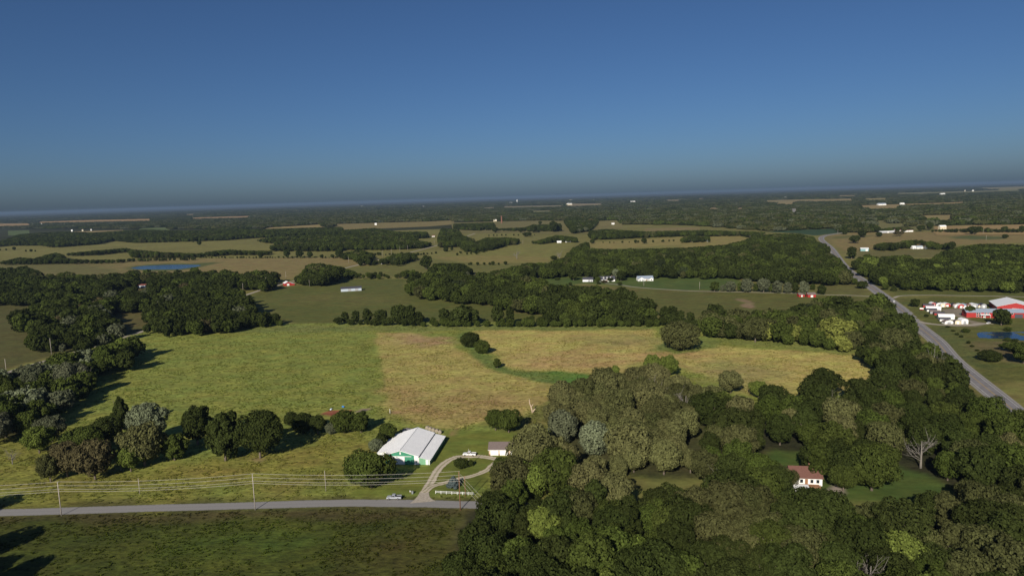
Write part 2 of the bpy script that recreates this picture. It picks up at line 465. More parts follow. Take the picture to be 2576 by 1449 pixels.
# (name, outline, colour, tuft strength, blur in metres)
PLOTS = [
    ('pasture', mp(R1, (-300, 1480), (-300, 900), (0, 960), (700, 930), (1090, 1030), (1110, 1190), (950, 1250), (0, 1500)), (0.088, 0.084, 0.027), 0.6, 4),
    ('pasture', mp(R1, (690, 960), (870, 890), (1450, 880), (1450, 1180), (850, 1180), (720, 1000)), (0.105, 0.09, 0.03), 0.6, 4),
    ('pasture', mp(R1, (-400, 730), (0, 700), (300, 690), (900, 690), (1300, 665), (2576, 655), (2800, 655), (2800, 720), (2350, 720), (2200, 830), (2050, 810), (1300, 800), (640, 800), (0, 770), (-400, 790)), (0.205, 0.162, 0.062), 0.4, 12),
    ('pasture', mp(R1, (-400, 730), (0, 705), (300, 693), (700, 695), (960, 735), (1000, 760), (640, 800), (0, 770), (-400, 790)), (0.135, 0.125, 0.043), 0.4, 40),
    ('pond_margin', mp(R1, (960, 745), (1000, 720), (1250, 700), (1450, 700), (1680, 690), (1600, 710), (1480, 735), (1350, 755), (1180, 760)), (0.085, 0.10, 0.03), 0.4, 8),
    ('hillside_pasture', mp(R1, (1830, 960), (2050, 890), (2230, 870), (2330, 865), (2576, 850)) + mp(R2, (0, 820), (520, 815), (490, 880), (600, 930), (1150, 975), (1450, 1040), (1650, 1090), (1650, 1170), (0, 1170)) + mp(R1, (2100, 1150), (2060, 1060), (1890, 1050)), (0.098, 0.105, 0.025), 0.5, 6),
    ('hillside_pasture', mp(R1, (2050, 960), (2300, 930), (2576, 940)) + mp(R2, (300, 940), (500, 1000), (300, 1020), (0, 990)) + mp(R1, (2300, 1000)), (0.125, 0.118, 0.032), 0.5, 30),
    ('dry_strip', mp(R2, (480, 905), (700, 950), (1140, 975), (1200, 1005), (1330, 1030), (1640, 1090), (1450, 1085), (1300, 1050), (1100, 1000), (900, 985), (620, 950)), (0.175, 0.125, 0.055), 0.5, 7),
    ('pasture', mp(R2, (700, 655), (1250, 570), (1380, 560), (1760, 545), (1700, 610), (1580, 690), (1000, 705), (690, 665)), (0.178, 0.168, 0.046), 0.4, 8),
    ('pasture', mp(R2, (700, 655), (1000, 640), (1560, 650), (1580, 690), (1000, 705), (690, 665)), (0.205, 0.172, 0.054), 0.4, 12),
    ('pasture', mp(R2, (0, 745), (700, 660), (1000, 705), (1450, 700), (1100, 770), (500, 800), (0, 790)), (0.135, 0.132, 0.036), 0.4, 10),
    ('wheat_field', mp(R2, (1860, 545), (2576, 500)) + mp(R3, (0, 500), (430, 490), (530, 530), (330, 560), (0, 590)) + mp(R2, (2576, 560), (2000, 590), (1870, 580)), (0.23, 0.19, 0.062), 0.3, 10),
    ('wheat_field', mp(R2, (1990, 665), (2576, 650)) + mp(R3, (240, 650), (530, 652), (530, 672), (300, 690), (0, 705)) + mp(R2, (2300, 715), (2060, 695)), (0.24, 0.2, 0.062), 0.3, 8),
    ('crop_field', mp(R3, (620, 462), (900, 446), (1180, 438), (1190, 468), (1010, 492), (870, 475)), (0.034, 0.062, 0.026), 0.2, 8),
    ('lawn', mp(R2, (1440, 840), (1500, 805), (2200, 795), (2576, 800)) + mp(R3, (430, 810), (450, 840), (350, 905), (0, 903)) + mp(R2, (2240, 885), (2000, 860), (1850, 850), (1700, 870), (1560, 880)), (0.074, 0.104, 0.024), 0.3, 5),
    ('pasture', mp(R2, (1690, 890), (1850, 865), (2000, 870), (2240, 890), (2576, 905)) + mp(R3, (300, 910), (880, 925), (1080, 940), (1440, 955), (1500, 1040), (1000, 1120), (0, 1130)) + mp(R2, (2380, 1100), (2200, 960), (1900, 900)), (0.108, 0.108, 0.027), 0.5, 6),
    ('pasture', mp(R2, (1690, 895), (1850, 867), (2050, 880), (2300, 900), (2100, 915), (1900, 905)), (0.14, 0.115, 0.04), 0.5, 10),
    ('pasture', mp(R3, (1000, 850), (1310, 850), (1440, 945), (1080, 935), (990, 890)), (0.118, 0.112, 0.034), 0.5, 6),
    ('bare_patch', mp(R3, (435, 1012), (480, 1000), (530, 1005), (550, 1030), (520, 1038), (450, 1028)), (0.22, 0.155, 0.09), 0.5, 2),
    ('bare_patch', mp(R3, (390, 968), (450, 968), (520, 985), (545, 1005), (500, 1003), (430, 985)), (0.19, 0.145, 0.075), 0.5, 2),
    ('hay_field', mp(R3, (1070, 492), (1340, 462), (2576, 462), (2900, 462), (2900, 540), (2576, 545), (2050, 560), (1950, 600), (1700, 620), (1300, 640), (1150, 570)), (0.205, 0.158, 0.06), 0.4, 10),
    ('pasture', mp(R3, (1100, 500), (1330, 485), (1500, 490), (1300, 505), (1150, 520)), (0.12, 0.115, 0.035), 0.4, 14),
    ('pasture', mp(R3, (2010, 500), (2200, 490), (2420, 500), (2400, 520), (2150, 522)), (0.085, 0.1, 0.032), 0.4, 14),
    ('pasture', mp(R3, (1300, 600), (1720, 590), (1950, 580), (2060, 590), (1950, 650), (1700, 660), (1300, 660)), (0.135, 0.122, 0.04), 0.4, 10),
    ('pasture', mp(R3, (1310, 790), (1700, 870), (2576, 890), (2900, 890), (2900, 970), (2576, 955), (1900, 940), (1610, 950)), (0.098, 0.105, 0.027), 0.5, 6),
    ('pasture', mp(R3, (1620, 970), (1900, 950), (2576, 955), (2900, 960), (2900, 1600), (2300, 1600), (1850, 1190)), (0.104, 0.108, 0.026), 0.7, 5),
    ('verge', mp(R3, (1850, 1190), (1990, 1170), (2140, 1290), (2350, 1480), (2300, 1600)), (0.095, 0.105, 0.028), 0.8, 5),
    ('pasture', mp(S2, (1300, 1060), (1700, 1030), (2536, 1020), (2900, 1020), (2900, 1500), (2300, 1500), (1650, 1230)), (0.135, 0.112, 0.045), 0.7, 6),
    ('gravel_yard', mp(S2, (770, 330), (1000, 318), (1280, 320), (1300, 400), (1180, 400), (1250, 470), (1400, 560), (1720, 620), (1740, 650), (1500, 690), (1100, 690), (370, 640), (370, 600), (700, 645), (1160, 650), (1420, 640), (1300, 570), (1180, 510), (1020, 470), (900, 430)), (0.24, 0.20, 0.15), 0.4, 2),
    # the near farm
    ('field', [(-900, 1290), (-60, 1282), (600, 1276), (1165, 1275), (1150, 1320), (1130, 1400), (1120, 1700), (-900, 1900)], (0.056, 0.066, 0.011), 1.0, 3),
    ('field', [(560, 1300), (760, 1290), (780, 1360), (700, 1420), (420, 1449), (380, 1380)], (0.066, 0.084, 0.013), 1.0, 12),
    ('field', [(930, 1300), (1150, 1300), (1120, 1449), (900, 1449), (960, 1380)], (0.066, 0.062, 0.014), 1.0, 14),
    ('field', [(-60, 1282), (1165, 1278), (1150, 1300), (-60, 1310)], (0.074, 0.062, 0.022), 1.0, 4),
    ('verge', [(-300, 1262), (0, 1260), (1240, 1244), (1240, 1278), (0, 1292), (-300, 1300)], (0.088, 0.088, 0.026), 0.9, 2),
    ('meadow', [(-260, 1000), (0, 938), (410, 818), (1000, 812), (2215, 800), (2400, 1010), (1755, 1016), (1770, 1238), (1200, 1243), (0, 1262), (-300, 1270)], MEADOW, 1.0, 4),
    ('meadow', [(-260, 1110), (60, 1090), (350, 1180), (700, 1120), (960, 1080), (985, 1150), (900, 1200), (870, 1243), (0, 1262), (-300, 1270)], (0.190, 0.186, 0.038), 1.0, 12),
    ('meadow', [(420, 1180), (620, 1160), (860, 1110), (930, 1120), (900, 1160), (700, 1190), (480, 1215)], (0.215, 0.196, 0.042), 1.0, 10),
    ('hay_field', [(947, 836), (1040, 838), (1100, 850), (1160, 880), (1200, 900), (1225, 925), (1400, 965), (1395, 990), (1370, 1012), (1330, 1048), (1240, 1052), (1150, 1080), (1095, 1078), (985, 1038), (975, 1010), (955, 900)], (0.345, 0.290, 0.088), 0.9, 1.8),
    ('hay_field', [(975, 980), (1120, 975), (1290, 985), (1390, 990), (1320, 1050), (1130, 1072), (1090, 1075), (985, 1036)], (0.325, 0.246, 0.088), 0.9, 12),
    ('hay_field', [(990, 840), (1060, 838), (1140, 862), (1120, 872), (1010, 862)], (0.34, 0.235, 0.112), 0.9, 12),
    ('hay_field', [(1190, 832), (1640, 828), (1670, 880), (1760, 885), (1810, 872), (2000, 882), (2160, 890), (2240, 966), (2200, 985), (1900, 995), (1860, 975), (1800, 950), (1740, 930), (1660, 900), (1560, 930), (1500, 948), (1380, 936), (1265, 922), (1230, 880)], (0.385, 0.320, 0.098), 0.9, 4),
    ('hay_field', [(1270, 900), (1500, 880), (1700, 882), (1810, 876), (1720, 915), (1640, 905), (1540, 935), (1380, 930)], (0.385, 0.280, 0.105), 0.9, 14),
    ('hay_field', [(1420, 850), (1640, 845), (1650, 870), (1500, 872)], (0.27, 0.235, 0.08), 0.9, 14),
    ('hay_field', [(1740, 920), (1850, 900), (2000, 935), (1950, 970), (1870, 985), (1800, 955)], (0.29, 0.25, 0.085), 0.9, 14),
    ('swale', [(1150, 840), (1175, 835), (1200, 875), (1240, 905), (1290, 932), (1400, 938), (1500, 945), (1490, 968), (1390, 968), (1300, 948), (1235, 930), (1190, 895)], (0.135, 0.175, 0.042), 0.9, 2.5),
    ('swale', [(1360, 935), (1470, 938), (1500, 950), (1480, 968), (1400, 962)], (0.105, 0.185, 0.034), 0.9, 4),
    ('grass_margin', [(1640, 880), (1660, 862), (1790, 850), (1820, 862), (1780, 880), (1700, 892)], (0.155, 0.185, 0.045), 0.9, 4),
    ('grass_margin', [(1760, 842), (2000, 855), (2165, 880), (2180, 898), (2000, 876), (1850, 866)], (0.18, 0.20, 0.05), 0.9, 5),
    ('grass_margin', [(420, 820), (1200, 818), (1640, 816), (1640, 830), (1150, 832), (430, 838)], (0.17, 0.19, 0.05), 0.9, 5),
    ('grass_margin', [(1230, 1060), (1330, 1045), (1390, 1000), (1420, 1060), (1390, 1090), (1290, 1090)], (0.165, 0.16, 0.045), 0.9, 5),
    ('lawn', [(1128, 1082), (1290, 1086), (1385, 1090), (1380, 1105), (1290, 1115), (1250, 1160), (1215, 1205), (1200, 1243), (870, 1249), (900, 1225), (1000, 1200), (1080, 1170)], (0.142, 0.162, 0.030), 0.35, 1.2),
    ('lawn', [(1150, 1170), (1230, 1165), (1225, 1205), (1180, 1240), (1090, 1240)], (0.125, 0.146, 0.028), 0.35, 4),
    ('lawn', [(1520, 1196), (1620, 1203), (1700, 1190), (1768, 1190), (1772, 1236), (1640, 1238), (1520, 1215)], (0.155, 0.15, 0.045), 0.35, 2),
    ('red_dirt', mp(E5, (120, 362), (180, 335), (300, 322), (420, 326), (430, 340), (300, 350), (280, 385), (210, 385), (190, 370)), (0.26, 0.085, 0.05), 0.5, 0.8),
    ('bare_patch', mp(E5, (440, 346), (510, 312), (590, 305), (600, 312), (540, 345), (480, 352)), (0.26, 0.19, 0.13), 0.5, 0.8),
    ('mud', mp(E5, (488, 342), (520, 322), (575, 314), (545, 338), (510, 346)), (0.10, 0.085, 0.085), 0.3, 0.8),
    ('bare_patch', mp(E5, (790, 345), (830, 335), (890, 345), (880, 358), (800, 362)), (0.42, 0.27, 0.13), 0.5, 2),
    ('bare_patch', mp(E5, (1320, 560), (1390, 495), (1410, 500), (1350, 580)), (0.27, 0.18, 0.08), 0.5, 1.5),
    ('bare_patch', mp(R4, (1560, 725), (1600, 715), (1680, 725), (1620, 740)), (0.24, 0.17, 0.09), 0.5, 2),
    ('lawn', [(1935, 1118), (2060, 1126), (2060, 1180), (2130, 1200), (2200, 1170), (2235, 1150), (2300, 1165), (2370, 1200), (2430, 1250), (2300, 1275), (2100, 1262), (1940, 1250), (1920, 1180)], (0.062, 0.092, 0.02), 0.35, 3),
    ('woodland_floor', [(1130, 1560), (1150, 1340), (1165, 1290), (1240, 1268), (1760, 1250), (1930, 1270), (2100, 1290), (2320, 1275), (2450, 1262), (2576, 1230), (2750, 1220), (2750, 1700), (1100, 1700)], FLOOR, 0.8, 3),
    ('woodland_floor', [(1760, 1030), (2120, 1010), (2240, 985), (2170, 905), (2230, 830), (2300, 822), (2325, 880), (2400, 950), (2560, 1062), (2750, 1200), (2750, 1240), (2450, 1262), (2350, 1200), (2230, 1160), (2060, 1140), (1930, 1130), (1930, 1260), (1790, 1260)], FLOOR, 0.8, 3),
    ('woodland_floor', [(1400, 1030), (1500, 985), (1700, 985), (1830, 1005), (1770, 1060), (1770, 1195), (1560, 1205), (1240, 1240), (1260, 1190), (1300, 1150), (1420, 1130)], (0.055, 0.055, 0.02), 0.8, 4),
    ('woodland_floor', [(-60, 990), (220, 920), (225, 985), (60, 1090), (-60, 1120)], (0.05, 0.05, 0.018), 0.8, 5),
    ('yard', mp(T3, (1430, 870), (1560, 760), (1660, 700), (1900, 720), (1960, 900), (1900, 1010), (1750, 960), (1600, 930)), (0.30, 0.25, 0.21), 0.4, 1),
]


def field_at(x, y):
    """land colour, tuft strength and plot index at ground points"""
    n1 = fbm(x / 14.0, y / 14.0, 3, 3) - 0.5
    n2 = fbm(x / 14.0 + 50, y / 14.0 - 20, 9, 3) - 0.5
    c = np.tile(np.array(PASTURE), (len(x), 1))
    big = fbm(x / 160.0, y / 160.0, 21, 3)[:, None]
    c = c * (0.8 + 0.4 * big)
    t = np.full(len(x), 0.4)
    idx = np.full(len(x), -1)
    near = np.where((np.hypot(x, y) < 2600))[0]
    for k, (nm, poly, col, tuft, blur) in enumerate(PLOTS):
        w = np.array([un(*p)[:2] for p in poly])
        lo = w.min(0) - 3 * blur - 5; hi = w.max(0) + 3 * blur + 5
        s = near[(x[near] > lo[0]) & (x[near] < hi[0]) & (y[near] > lo[1]) & (y[near] < hi[1])]
        if not len(s): continue
        acc = np.zeros(len(s))
        J = 9
        for j in range(J):
            a = 2.399 * j; r = blur * math.sqrt((j + 0.5) / J)
            ex = x[s] + n1[s] * 2.6 * blur + r * math.cos(a); ey = y[s] + n2[s] * 2.6 * blur + r * math.sin(a)
            acc += inpoly(ex, ey, w)
        acc /= J
        c[s] = c[s] * (1 - acc[:, None]) + np.array(col) * acc[:, None]
        t[s] = t[s] * (1 - acc) + tuft * acc
        idx[s[acc > 0.5]] = k
    return c, t, idx


def ground_grid(x0, x1, y0, y1, step, relief, hole=None, names=True):
    xs = np.arange(x0, x1 + 0.1, step); ys = np.arange(y0, y1 + 0.1, step)
    X, Y = np.meshgrid(xs, ys)
    x = X.ravel(); y = Y.ravel()
    c, t, idx = field_at(x, y)
    z = np.zeros_like(x)
    if relief:
        edge = np.clip(np.minimum.reduce([x - x0, x1 - x, y - y0, y1 - y]) / 20.0, 0, 1)
        z = (fbm(x / 7.0, y / 7.0, 31, 3) - 0.5) * 0.5 * relief * t * edge
        z -= 0.25 * relief * (1 - np.clip((t - 0.35) / 0.2, 0, 1)) * 0
        for (pts, hw) in FLAT_LINES:
            for a, b in zip(pts[:-1], pts[1:]):
                a = np.array(a[:2]); b = np.array(b[:2]); d = b - a; L = d @ d + 1e-9
                s = np.clip(((x - a[0]) * d[0] + (y - a[1]) * d[1]) / L, 0, 1)
                dist = np.hypot(x - a[0] - s * d[0], y - a[1] - s * d[1])
                k = np.clip((dist - hw) / 4.0, 0, 1)
                z = z * k - 0.05 * (1 - k)
    nx = len(xs); ny = len(ys)
    I, J = np.meshgrid(np.arange(nx - 1), np.arange(ny - 1))
    a = (J * nx + I).ravel()
    F = np.stack([a, a + 1, a + nx + 1, a + nx], 1)
    if hole is not None:
        cx = x[F].mean(1); cy = y[F].mean(1)
        keep = ~((cx > hole[0]) & (cx < hole[1]) & (cy > hole[2]) & (cy < hole[3]))
        F = F[keep]
    fi = idx[F[:, 0]]
    key = {}
    for k in np.unique(fi):
        nm = 'farmland' if k < 0 else PLOTS[k][0]
        key.setdefault(nm, []).append(k)
    for nm, ks in key.items():
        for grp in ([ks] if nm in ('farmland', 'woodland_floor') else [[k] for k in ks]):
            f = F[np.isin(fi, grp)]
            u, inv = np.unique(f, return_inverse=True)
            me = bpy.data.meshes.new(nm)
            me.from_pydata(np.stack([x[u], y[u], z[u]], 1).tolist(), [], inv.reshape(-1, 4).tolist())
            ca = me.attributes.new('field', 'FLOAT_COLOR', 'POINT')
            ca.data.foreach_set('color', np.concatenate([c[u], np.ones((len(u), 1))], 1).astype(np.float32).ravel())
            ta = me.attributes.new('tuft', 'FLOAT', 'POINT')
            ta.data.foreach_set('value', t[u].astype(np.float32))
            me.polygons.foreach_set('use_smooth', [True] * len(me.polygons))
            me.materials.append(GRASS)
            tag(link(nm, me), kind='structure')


# ------------------------------------------------------------------ roads (lines first: the ground lies flat under them)
def smooth_line(pts, n=8):
    P = [np.asarray(p[:2], float) for p in pts]
    P = [2 * P[0] - P[1]] + P + [2 * P[-1] - P[-2]]
    out = []
    for i in range(1, len(P) - 2):
        for k in range(n):
            t = k / n
            out.append(0.5 * ((2 * P[i]) + (-P[i - 1] + P[i + 1]) * t + (2 * P[i - 1] - 5 * P[i] + 4 * P[i + 1] - P[i + 2]) * t * t + (-P[i - 1] + 3 * P[i] - 3 * P[i + 1] + P[i + 2]) * t ** 3))
    out.append(P[-2])
    return out


def ribbon(name, line, w0, w1, z, mat, parent=None, kind='structure', segs=4, ragged=0.0, flare=None):
    """strip of road along a line between offsets w0 and w1 (metres, right positive)"""
    L = [np.asarray(p[:2], float) for p in line]
    vs = []; uv = []
    for i, p in enumerate(L):
        t = L[min(i + 1, len(L) - 1)] - L[max(i - 1, 0)]
        t /= np.linalg.norm(t) + 1e-9
        nrm = np.array([t[1], -t[0]])
        for k in range(segs + 1):
            o = w0 + (w1 - w0) * k / segs
            if flare: o *= flare(i / (len(L) - 1))
            if ragged and k in (0, segs):
                o += (vnoise(np.array([p[0] / 3.0]), np.array([p[1] / 3.0 + 9 * k]), 5)[0] - 0.5) * ragged
            q = p + nrm * o
            vs.append((q[0], q[1], z)); uv.append((k / segs, i / 4))
    fs = []
    m = segs + 1
    for i in range(len(L) - 1):
        for k in range(segs):
            fs.append((i * m + k, i * m + k + 1, (i + 1) * m + k + 1, (i + 1) * m + k))
    me = bpy.data.meshes.new(name)
    me.from_pydata(vs, [], fs)
    ul = me.uv_layers.new(name='across')
    for l in me.loops:
        ul.data[l.index].uv = uv[l.vertex_index]
    me.materials.append(mat)
    me.update()
    o = link(name, me, parent)
    if kind and not parent: o['kind'] = kind
    return o


ROAD = smooth_line([(-420, 253), (-260, 252.2), (-202, 251.2), (-82, 250.7), (-50, 249.0), (-21, 246.0), (10, 242), (60, 236), (160, 226), (330, 215)])
LANE = smooth_line([(-378, 255), (-374, 380), (-368, 480), (-350, 625), (-343, 873), (-333, 976), (-280, 1250), (-181, 1731), (-72, 2581)])
HWR = [un(*p)[:2] for p in [(2760, 1200), (2660, 1104), (2576, 1026)] + mp(R3, (2140, 1448), (1990, 1290), (1850, 1180), (1790, 1130), (1720, 1060), (1610, 980), (1400, 830), (1255, 722), (1150, 590), (1090, 540), (1068, 512), (1095, 492), (1180, 477), (1340, 457))]
HWR = smooth_line(HWR, 10)
DRIVE_A = smooth_line([un(*p)[:2] for p in mp(E5, (1098, 1190), (1095, 1130), (1130, 1060), (1175, 985), (1222, 905), (1285, 835), (1370, 782), (1470, 763), (1620, 762), (1740, 778), (1830, 800))])
DRIVE_B = smooth_line([un(*p)[:2] for p in mp(E5, (1120, 1095), (1170, 1050), (1225, 1030), (1310, 1008), (1420, 975), (1560, 945), (1680, 900), (1735, 855), (1790, 810))])
LANE_W = smooth_line([un(*p)[:2] for p in mp(R2, (1990, 850), (2100, 862), (2240, 882), (2576, 905)) + mp(R3, (200, 912), (500, 918), (880, 928), (1080, 937), (1300, 943), (1440, 952), (1500, 958))])
LANE_E = smooth_line([un(*p)[:2] for p in mp(R3, (1590, 962), (1640, 946), (1760, 941), (1900, 941), (2250, 946), (2576, 953), (2900, 962))])
FLAT_LINES = [(ROAD[::3], 4.5), (DRIVE_A[::3], 2.6), (DRIVE_B[::3], 2.4), (HWR[:60:3], 13),
              ([(-66, 300), (-33, 300)], 18), ([(-13, 298), (3, 298)], 8), (LANE[:20:2], 4)]

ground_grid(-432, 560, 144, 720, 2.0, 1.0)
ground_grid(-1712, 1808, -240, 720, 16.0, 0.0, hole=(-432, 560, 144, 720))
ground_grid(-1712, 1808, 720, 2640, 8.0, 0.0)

# far country out to the horizon, one sheet with a hole for the land above
far_fields = [  # (outline, colour)
    (mp(R1, (-200, 402), (250, 398), (250, 412), (-200, 425)), (0.30, 0.20, 0.085)),
    (mp(R1, (280, 387), (600, 376), (1150, 364), (1140, 378), (800, 384), (280, 395)), (0.34, 0.22, 0.09)),
    (mp(R1, (450, 464), (930, 449), (930, 462), (500, 470)), (0.27, 0.2, 0.085)),
    (mp(R1, (60, 455), (220, 450), (220, 468), (60, 470)), (0.09, 0.12, 0.04)),
    (mp(R1, (1430, 356), (1900, 342), (1900, 352), (1440, 364)), (0.30, 0.2, 0.09)),
    (mp(R1, (2000, 432), (2450, 405), (2450, 417), (2010, 438)), (0.26, 0.2, 0.08)),
    (mp(R1, (1050, 436), (1280, 427), (1280, 438), (1050, 444)), (0.10, 0.13, 0.04)),
    (mp(R1, (1380, 330), (1500, 327), (1500, 334), (1380, 337)), (0.25, 0.19, 0.09)),
    (mp(R2, (-60, 405), (250, 395), (650, 385), (850, 375), (850, 385), (650, 400), (200, 418), (-60, 425)), (0.20, 0.16, 0.06)),
    (mp(R2, (1060, 280), (1170, 276), (1170, 283), (1060, 287)), (0.2, 0.17, 0.09)),
    (mp(R2, (1210, 270), (1680, 262), (1680, 272), (1210, 280)), (0.20, 0.17, 0.09)),
    (mp(R2, (1680, 250), (1980, 248), (1980, 260), (1690, 268)), (0.24, 0.19, 0.10)),
    (mp(R2, (1420, 304), (1600, 300), (1600, 309), (1420, 313)), (0.16, 0.15, 0.06)),
    (mp(R2, (2430, 222), (2576, 219), (2576, 228), (2430, 230)), (0.24, 0.19, 0.10)),
    (mp(R2, (830, 395), (1150, 385), (1500, 378), (1900, 382), (2070, 375), (2120, 385), (2100, 410), (1900, 440), (1700, 450), (1400, 440), (1000, 445), (850, 440)), (0.16, 0.14, 0.05)),
    (mp(R2, (1930, 385), (2120, 378), (2120, 405), (1930, 410)), (0.18, 0.155, 0.055)),
    (mp(R2, (2290, 437), (2576, 430), (2576, 442), (2290, 447)), (0.20, 0.16, 0.065)),
    (mp(R3, (-60, 430), (130, 430), (130, 444), (-60, 446)), (0.20, 0.16, 0.065)),
    (mp(R3, (610, 226), (900, 218), (1080, 215), (1080, 228), (620, 236)), (0.24, 0.19, 0.08)),
    (mp(R3, (930, 220), (1290, 212), (1300, 225), (940, 232)), (0.26, 0.2, 0.08)),
    (mp(R3, (1360, 212), (1560, 206), (1560, 219), (1370, 223)), (0.24, 0.2, 0.075)),
    (mp(R3, (1290, 265), (1900, 246), (2140, 236), (2140, 246), (1640, 262), (1640, 282), (1440, 288)), (0.26, 0.195, 0.08)),
    (mp(R3, (1770, 340), (2060, 335), (2060, 356), (1790, 360)), (0.24, 0.19, 0.075)),
    (mp(R3, (680, 245), (870, 238), (870, 250), (680, 254)), (0.26, 0.2, 0.085)),
    (mp(R3, (1590, 170), (2200, 155), (2576, 140), (2576, 152), (2000, 170), (1600, 180)), (0.17, 0.16, 0.065)),
    (mp(R3, (2220, 132), (2576, 120), (2700, 118), (2700, 135), (2300, 142)), (0.22, 0.185, 0.075)),
    (mp(R3, (1150, 188), (1320, 186), (1320, 193), (1150, 195)), (0.26, 0.2, 0.09)),
    (mp(R3, (100, 210), (190, 208), (190, 214), (100, 216)), (0.24, 0.19, 0.09)),
    (mp(R3, (1420, 405), (1900, 392), (2220, 385), (2220, 392), (1900, 402), (1450, 420)), (0.15, 0.14, 0.05)),
    (mp(R3, (1890, 422), (2576, 408), (2800, 405), (2800, 438), (2576, 440), (1920, 446)), (0.285, 0.2, 0.085)),
    (mp(R3, (795, 348), (800, 288), (885, 285), (845, 345)), (0.14, 0.135, 0.048)),
    (mp(R3, (180, 283), (290, 278), (290, 288), (180, 292)), (0.24, 0.185, 0.09)),
    (mp(R3, (390, 283), (470, 280), (470, 291), (390, 293)), (0.24, 0.185, 0.09)),
    (mp(R3, (1440, 380), (1560, 376), (1560, 392), (1440, 396)), (0.16, 0.145, 0.05)),
]
fm = simple('far_farmland', (0.04, 0.042, 0.018), 0.95, 0.35, 0.004, spec=0.05)
b = MB()
outr = 42000.0
ring_in = [(-1712, -240), (1808, -240), (1808, 2640), (-1712, 2640)]
ring_out = [(-outr, -3000), (outr, -3000), (outr, outr), (-outr, outr)]
b.add([(x, y, 0) for x, y in ring_in + ring_out], [(4, 5, 1, 0), (5, 6, 2, 1), (6, 7, 3, 2), (7, 4, 0, 3)])
tag(b.build('terrain', fm), kind='structure')


def plot_sheet(name, poly, col, z):
    """a far field; the tree line in front hides its near part, so the plot reaches some way towards us"""
    mb = MB()
    for q_, up in enumerate((13.0, 9.0, 4.5, 0.0)):
        P = [np.array(un(*p, up)) for p in poly]
        vs = []
        for i in range(len(P)):
            a, c_ = P[i], P[(i + 1) % len(P)]
            for k in range(3):
                q = a + (c_ - a) * k / 3
                vs.append((q[0], q[1], z + 0.015 * q_))
        mb.add(vs, [tuple(range(len(vs)))])
    me = mb.mesh(name, GRASS)
    n = len(mb.v)
    ca = me.attributes.new('field', 'FLOAT_COLOR', 'POINT')
    ca.data.foreach_set('color', np.tile(np.array([*col, 1.0], np.float32), n))
    ta = me.attributes.new('tuft', 'FLOAT', 'POINT'); ta.data.foreach_set('value', np.full(n, 0.05, np.float32))
    for p in me.polygons:
        if p.normal.z < 0: p.flip()
    me.update()
    return tag(link(name, me), kind='structure')


for k, (poly, col) in enumerate(far_fields):
    # the visible edge of a far field is a tree line in front of it: the plot itself starts nearer
    plot_sheet('hay_field' if col[0] > 0.2 else 'pasture', poly, col, 0.1 + 0.02 * k)

ribbon('gravel_road', ROAD, -3.1, 3.1, 0.03, GRAVEL_ROAD, ragged=0.6)
ribbon('gravel_lane', LANE, -2.8, 2.8, 0.06, PALE_DRIVE, ragged=0.5)
ribbon('driveway', DRIVE_A, -2.0, 2.0, 0.035, DRIVE, ragged=0.5)
ribbon('driveway', DRIVE_B, -1.6, 1.6, 0.045, DRIVE, ragged=0.5)
APRON = smooth_line([un(*p)[:2] for p in mp(E5, (1094, 1194), (1094, 1172), (1096, 1150), (1102, 1125), (1110, 1104))], 5)
ribbon('driveway_apron', APRON, -2.0, 2.0, 0.055, simple('apron_gravel', (0.40, 0.35, 0.285), 0.95, 0.2, 1.2, spec=0.1), ragged=0.5, flare=lambda t: 1.0 + 1.5 * (1 - t) ** 2.2)
ribbon('gravel_lane', LANE_W, -1.6, 1.6, 0.05, PALE_DRIVE, ragged=0.4)
ribbon('gravel_lane', LANE_E, -1.7, 1.7, 0.05, PALE_DRIVE, ragged=0.4)
ribbon('highway', HWR, -12.5, 0, 0.05, SHOULDER)
ribbon('highway_pavement', HWR, -11.0, -1.3, 0.06, ASPHALT)
ribbon('edge_line', HWR, -10.2, -10.0, 0.066, LINE_W, segs=1)
ribbon('edge_line', HWR, -2.4, -2.2, 0.066, LINE_W, segs=1)
ribbon('centre_line', HWR, -6.5, -6.33, 0.066, LINE_Y, segs=1)
ribbon('centre_line', HWR, -6.15, -5.98, 0.066, LINE_Y, segs=1)
FAR_HW = [un(*p)[:2] for p in mp(R3, (812, 345), (820, 330), (830, 308), (833, 292))]
ribbon('highway', smooth_line(FAR_HW), -14, 14, 2.6, SHOULDER)
ribbon('highway', smooth_line([un(*p)[:2] for p in mp(R3, (1345, 442), (1380, 428))]), -8, 8, 0.5, SHOULDER)
ribbon('gravel_yard_drive', smooth_line([un(*p)[:2] for p in mp(S2, (300, 590), (420, 622), (700, 660), (1100, 675), (1450, 665), (1700, 640), (1900, 660))]), -2.6, 2.6, 0.07, PALE_DRIVE, ragged=0.6)


def pond(name, poly, z=0.05):
    P = smooth_line([un(*p)[:2] for p in poly + [poly[0]]], 6)[:-1]
    mb = MB(); mb.add([(p[0], p[1], z) for p in P], [tuple(range(len(P)))])
    me = mb.mesh(name, WATER)
    for p in me.polygons:
        if p.normal.z < 0: p.flip()
    tag(link(name, me), kind='structure')


pond('pond_water', mp(R1, (985, 736), (1060, 722), (1200, 714), (1330, 710), (1480, 711), (1515, 717), (1470, 728), (1400, 738), (1340, 744), (1200, 746), (1060, 746)))
pond('pond_water', mp(S2, (1530, 850), (1620, 822), (1900, 815), (2300, 815), (2800, 820), (2900, 930), (2750, 1010), (2500, 995), (2250, 975), (2100, 955), (1850, 952), (1650, 955), (1570, 920)))

